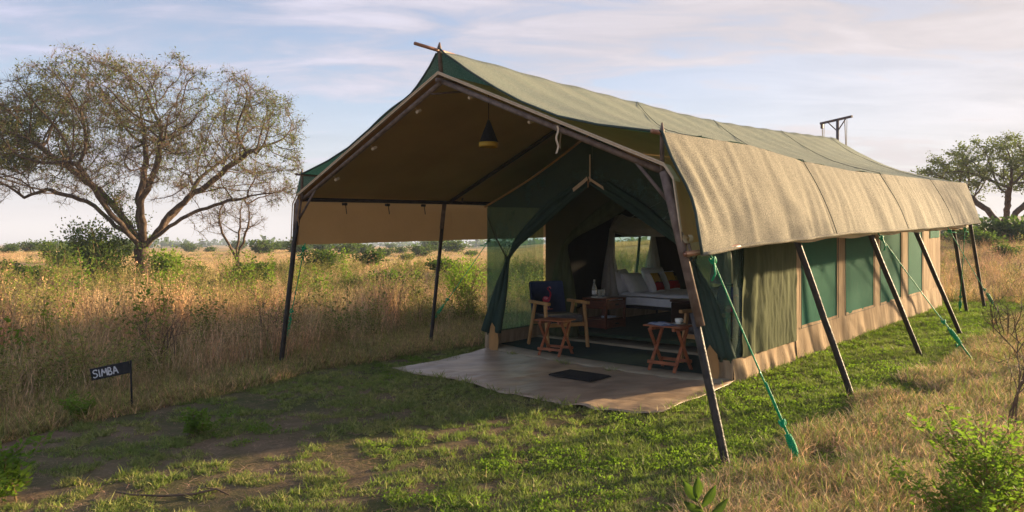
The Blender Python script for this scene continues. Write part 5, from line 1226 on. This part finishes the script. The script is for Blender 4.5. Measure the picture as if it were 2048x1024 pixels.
def small_tree(name, label, D, px, py_top, base_w, hgt, seed, leafy=0, natt=500, lm='leafacacia', flat=.5, group=None, rootr=.09, zbot=.35, leafsize=.07, spread=.5, twig_n=1500, dk=.22):
    r2 = np.random.default_rng(seed); at = []
    while len(at) < natt:
        x, y = r2.uniform(-1, 1, 2)
        if x * x + y * y > 1: continue
        q = math.sqrt(x * x + y * y); top = hgt * (1 - (1 - flat) * q ** 2.2 * .6); bot = hgt * (zbot + .25 * (1 - q))
        z = bot + (top - bot) * r2.uniform() ** .6; at.append((x * base_w, y * base_w * .8, z))
    tn = [np.array([0, 0, -.1])]; tp__ = [-1]; st = limb(0, [(.03, 0, hgt * .15)], tn, tp__)
    for k in range(3):
        a = 2.1 * k + seed; limb(st, [(.25 * base_w * math.cos(a) * .6, .25 * base_w * math.sin(a) * .6, hgt * .32), (.5 * base_w * math.cos(a), .5 * base_w * math.sin(a), hgt * .55)], tn, tp__)
    sc_ = hgt / 6
    Pp, pp_ = colonise(at, (tn, tp__), .16 * max(.6, sc_ * 1.3), 2.2, dk * max(.7, sc_ * 1.3), 90, seed); rd, _k = tree_mesh(Pp, pp_, .006 * max(.7, sc_), 2.3, rootr)
    x0 = (px - 1024) / 1450 * D; t = thing(name, label, 'tree', (x0, D, gz(x0, D)), 0, group)
    V_, F_ = branches(Pp, pp_, rd, .02); npmesh('trunk', V_, F_, ['bark'], t)
    V1, F1, tp2, dr2 = twigs(Pp, pp_, rd, twig_n, .34 * max(.7, sc_), .005 * max(.8, sc_), .03, seed + 1, .25, 2); npmesh('twigs', V1, F1, ['twig'], t)
    if leafy:
        c = np.repeat(tp2, leafy, 0); c = c + r2.normal(0, .07 * max(1, sc_), c.shape) * np.array([1.3, 1.3, .5]); V2, F2 = leafquads(c, leafsize, seed, .5); npmesh('leaves', V2, F2, [lm], t)
    return t
small_tree('small_acacia', 'small slender leafless tree between the big acacia and the tent', 29, 472, 370, 1.25, 3.5, 31, 0, 420, rootr=.085, zbot=.42)
rt = small_tree('umbrella_acacia', 'leafy flat topped acacia rising behind the right end of the tent', 38, 2008, 270, 4.4, 6.0, 44, 3, 1300, 'leafacacia', .5, rootr=.27, zbot=.40, leafsize=.13, twig_n=3000, dk=.30)
# the same trees grow outside the picture towards the sun; their shade falls on the rear of the fly
sh_ = small_tree('leafy_sapling', 'slim leafy tree out of view beyond the right edge, shading the rear of the tent', 14, 2600, 300, .95, 5.0, 58, 1, 240, 'leafdark', .8, rootr=.08, zbot=.45, leafsize=.09, twig_n=380)
w_ = WP(20.3, 3.6); sh_.location = (w_.x, w_.y, gz(w_.x, w_.y))
bt_ = small_tree('bare_sapling', 'thin bare sapling out of view to the right whose branches shade the fly', 10, 2600, 300, .9, 3.4, 52, 0, 160, rootr=.05, twig_n=260)
w_ = WP(7.2, 1.9); bt_.location = (w_.x, w_.y, gz(w_.x, w_.y))

# ---- shrubs
def shrub(name, label, loc, w, h, seed, leafm='leaf', leaf=.06, n_=1400, asp=.55, group=None, cat='shrub', nst=16):
    r2 = np.random.default_rng(seed); t = thing(name, label, cat, loc, r2.uniform(0, 6), group); m = MB(); cs = []; ds = []
    lob = [(r2.uniform(-.55, .55) * w, r2.uniform(-.5, .5) * w, h * r2.uniform(.45, .8), r2.uniform(.28, .45)) for _ in range(7)]
    for s in range(nst):
        cx, cy, cz, rr = lob[s % 7]; tip = Vector((cx + r2.normal(0, .15 * w), cy + r2.normal(0, .15 * w), min(h, cz + r2.uniform(0, .25) * h)))
        p0 = Vector((r2.normal(0, .06 * w), r2.normal(0, .06 * w), -.03)); mid = p0.lerp(tip, .5) + Vector((r2.normal(0, .05 * w), r2.normal(0, .05 * w), .05 * h))
        m.tube([p0, mid, tip], [.012 * h + .003, .008 * h + .002, .003], 5, False)
        for _ in range(n_ // nst):
            q = r2.uniform(.25, 1.05); b = (p0.lerp(mid, q * 2) if q < .5 else mid.lerp(tip, q * 2 - 1)); d = r2.normal(0, 1, 3); d /= np.linalg.norm(d); off = d * (.16 * h + .10 * w) * r2.uniform() ** .6 * np.array([1, 1, .8])
            c = np.array(b) + off; c[2] = max(.02, c[2]); cs.append(c); ds.append(d * .5 + np.array([0, 0, .35]))
    m.build('stem', 'stem', t); V_, F_ = leafquads(np.array(cs), leaf, seed, asp, np.array(ds)); npmesh('foliage', V_, F_, [leafm], t); return t
def gpos(px, D): x = (px - 1024) / 1450 * D; return (x, D, gz(x, D))
shrub('dark_bush', 'broad dark green bush at the foot of the big acacia, on its left', gpos(205, 25), 1.6, 2.1, 61, 'leafdark', .10, 5200, nst=30)
shrub('bright_bush', 'bright green bush at the foot of the big acacia, on its right', gpos(330, 25), 1.0, 1.25, 62, 'leaf', .10, 2600, nst=22)
shrub('grey_bush', 'rounded grey green bush left of the dark bush by the acacia', gpos(120, 34), 1.3, 1.7, 63, 'leafdark', .12, 2200)
shrub('leafy_bush', 'light green leafy bush close behind the left porch side of the tent', gpos(925, 15.5), .75, 1.25, 64, 'leaf', .05, 2200, nst=22)
def stem_bush(name, label, loc, seed, nst, h, leaf, spread):
    return herb_mesh(name, seed, h=h, spread=spread, leaf=leaf, nst=nst, dens=95, label=label, cat='bush', bush=True)
b1 = stem_bush('leafy_weed_bush', None, None, 71, 24, .85, .045, .34); tag(b1, 'dense bright green weed bush at the bottom right corner of the view'); b1.scale = (.8, .8, .8); b1.location = (2.78, 4.15, gz(2.72, 4.15) - .02)
b2 = stem_bush('leafy_weed_bush', None, None, 72, 16, .65, .045, .26); tag(b2, 'lower part of the green weed bush spreading left at the bottom right corner'); b2.scale = (.72, .72, .72); b2.location = (2.45, 3.92, gz(2.3, 3.9) - .02)
b3 = stem_bush('leafy_weed_bush', None, None, 73, 10, .42, .05, .16); tag(b3, 'small dark green weed cut by the left edge of the view'); b3.location = (-3.30, 4.75, gz(-3.3, 4.75) - .01)
b4 = stem_bush('feathery_weed', None, None, 74, 12, .22, .035, .14); tag(b4, 'low feathery weed growing in the trodden grass right of the sign'); p_ = px_ground(392, 872); b4.location = p_
b5 = stem_bush('feathery_weed', None, None, 75, 10, .26, .035, .12); tag(b5, 'low feathery weed growing just left of the sign board'); p_ = px_ground(165, 842); b5.location = p_
# broad leaved sprig in front
sp = thing('broad_leaf_sprig', 'sprig with large pointed leaves rising at the bottom edge of the view', 'plant', (1.03, 3.82, gz(1.03, 3.82) - .02))
m = MB(); spine = [Vector((.10 - .16 * t, 0, .02 + .30 * t)) for t in np.linspace(0, 1, 8)]; m.tube(spine, [.006] * 6 + [.004, .003], 6); m.build('stem', 'stem', sp, True)
for i, (t, an, L) in enumerate(((.25, .2, .13), (.35, 2.9, .12), (.45, .5, .14), (.55, 2.7, .13), (.65, .8, .14), (.75, 2.5, .13), (.85, 1.1, .13), (.93, 2.1, .12), (1, 1.6, .13))):
    c = spine[0].lerp(spine[-1], t); d = Vector((math.cos(an), -.25 + .25 * math.sin(i * 2.1), math.sin(an) * .8)).normalized(); s_ = d.cross(Vector((0, 1, .3))).normalized(); nn = d.cross(s_)
    m = MB(); m.grid(lambda a, b: c + d * (.01 + L * a) + s_ * ((b - .5) * 2 * .026 * math.sin(math.pi * min(1, a * .93 + .04)) ** .8) + nn * (.012 * abs(b - .5) * 2 - .03 * a * a), 9, 4); m.build('leaf', 'leafdark', sp, True)
# bare twiggy shrub on the right
def bare_shrub(label, loc, h, seed, n_=7, w=.5):
    r2 = np.random.default_rng(seed); t = thing('bare_shrub', label, 'shrub', loc); m = MB()
    def rec(p, d, L, r, lv_):
        pts = [p]; 
        for i in range(4): d = (d + Vector(r2.normal(0, .12, 3))).normalized(); pts.append(pts[-1] + d * L / 4)
        m.tube(pts, [r, r * .9, r * .8, r * .7, r * .6], 5 if lv_ < 2 else 3, False)
        if lv_ < 3:
            for _ in range(3 + (lv_ == 0)): q = r2.integers(1, 5); rec(pts[q], (d * .8 + Vector(r2.normal(0, .6, 3))).normalized(), L * .6, r * .55, lv_ + 1)
    for k in range(n_): rec(Vector((r2.normal(0, .05), r2.normal(0, .05), 0)), Vector((r2.normal(0, w * .5), r2.normal(0, w * .5), 1)).normalized(), h * .6, .008, 0)
    m.build('branches', 'twig', t); return t
bare_shrub('bare brown twiggy shrub at the right edge behind the green weed bush', gpos(2032, 6.0), 1.05, 81, 3, .3)
bare_shrub('bare twiggy shrub in the dry grass beyond the last tent poles', gpos(2010, 10.5), .9, 82, 5, .5)
bare_shrub('bare reddish stems in the grass just left of the front tent pole', gpos(540, 10.6), 1.0, 83, 6, .3)
bare_shrub('bare dark stems in the tall grass behind the sign', gpos(330, 9.3), .9, 84, 6, .3)
# background bushes: countable, each one a thing
random.seed(91)
proto = [shrub('background_bush', 'rounded dark green bush far out on the plain', (0, 0, -50), 1.0, 1.0, 300 + k, 'leafdark', .14, 1300, group='bushes dotted over the far plain') for k in range(3)]
BB = [(15, 60, 1.9), (60, 75, 1.6), (95, 90, 1.8), (30, 110, 2), (420, 90, 1.6), (520, 70, 1.7), (545, 85, 1.8), (600, 60, 1.6), (650, 80, 1.9), (690, 62, 1.5), (730, 75, 1.6), (770, 65, 1.2), (800, 85, 1.8), (845, 70, 1.5), (870, 95, 2.0), (905, 80, 1.8), (940, 70, 1.6), (565, 120, 2.4), (480, 130, 2.6), (380, 110, 2.0), (240, 60, 1.8), (150, 50, 1.6), (180, 130, 2.3), (700, 140, 2.6), (860, 150, 2.6), (620, 170, 3), (780, 180, 3), (920, 190, 3), (60, 180, 3), (1900, 45, 1.8), (1945, 36, 1.8), (1975, 30, 1.3), (2015, 26, 1.0), (2040, 33, 1.5), (2046, 55, 2.2), (1960, 60, 2.4), (1990, 75, 2.6), (2030, 95, 3.0), (1900, 90, 2.6), (505, 24, .9), (635, 30, 1.0), (662, 40, 1.2), (738, 34, 1.1), (788, 21, .85), (812, 48, 1.3), (895, 27, 1.1), (70, 26, 1.0), (20, 33, 1.2), (395, 31, .9)]
BL = []
for i, (px, D, h_) in enumerate(BB):
    o_ = proto[i] if i < 3 else copy_tree(proto[random.randrange(3)]); BL.append((px, o_)); o_.location = gpos(px, D); s_ = h_ * random.uniform(.45, 1.15); o_.scale = (s_ * 1.25, s_ * 1.25, s_ * .85); o_.rotation_euler.z = random.uniform(0, 6)
ordinal(BL, [(0, 283, 'left of the big acacia'), (283, 590, 'between acacia and tent'), (590, 857, 'between the two porch poles'), (857, 1200, 'beyond the second porch pole'), (1200, 2100, 'behind the tent rear')], 'rounded background bush')
# far woodland line
fw = []; r2 = np.random.default_rng(99)
cs = []
for _ in range(520):
    D = r2.uniform(260, 1500); a = r2.uniform(-.62, .66); x = a * D; z = gz(x, D); w = r2.uniform(2, 6); h = r2.uniform(1.5, 4.5)
    k = 26; cs.append(np.stack([x + r2.normal(0, w * .5, k), D + r2.normal(0, w * .5, k), z + .4 + np.abs(r2.normal(0, h * .45, k))], 1))
V_, F_ = leafquads(np.concatenate(cs), 2.4, 9, .8); fo = npmesh('far_bushes', V_, F_, ['leafdark']); tag(fo, 'line of far bushes and trees along the horizon', kind='stuff')
# fallen stick
p_ = px_ground(360, 995); st = thing('fallen_stick', 'thin curved dead stick lying on the trodden soil in the foreground', 'stick', p_)
m = MB(); m.tube([(-.45, .05, .02), (-.3, -.02, .025), (-.1, -.03, .02), (.1, -.02, .03), (.22, .05, .04), (.33, -.01, .02)], [.005, .007, .008, .009, .008, .004], 6); m.tube([(.22, .05, .04), (.12, .10, .03), (.05, .12, .02)], [.005, .004, .002], 5); m.build('stick_wood', 'twig', st, True)

# ---- morning haze
hb = MB(); hb.box((0, 3000, 23), (16000, 16000, 110)); hm_ = bpy.data.materials.new('thin morning haze'); hm_.use_nodes = True; ht = hm_.node_tree; ht.nodes.clear()
ho = ht.nodes.new('ShaderNodeOutputMaterial'); hv = ht.nodes.new('ShaderNodeVolumePrincipled'); hv.inputs['Density'].default_value = .0008; hv.inputs['Color'].default_value = (.62, .74, 1, 1); hv.inputs['Anisotropy'].default_value = .0
ht.links.new(hv.outputs[0], ho.inputs['Volume']); MT['haze'] = hm_
tag(hb.build('haze', 'haze'), kind='stuff')
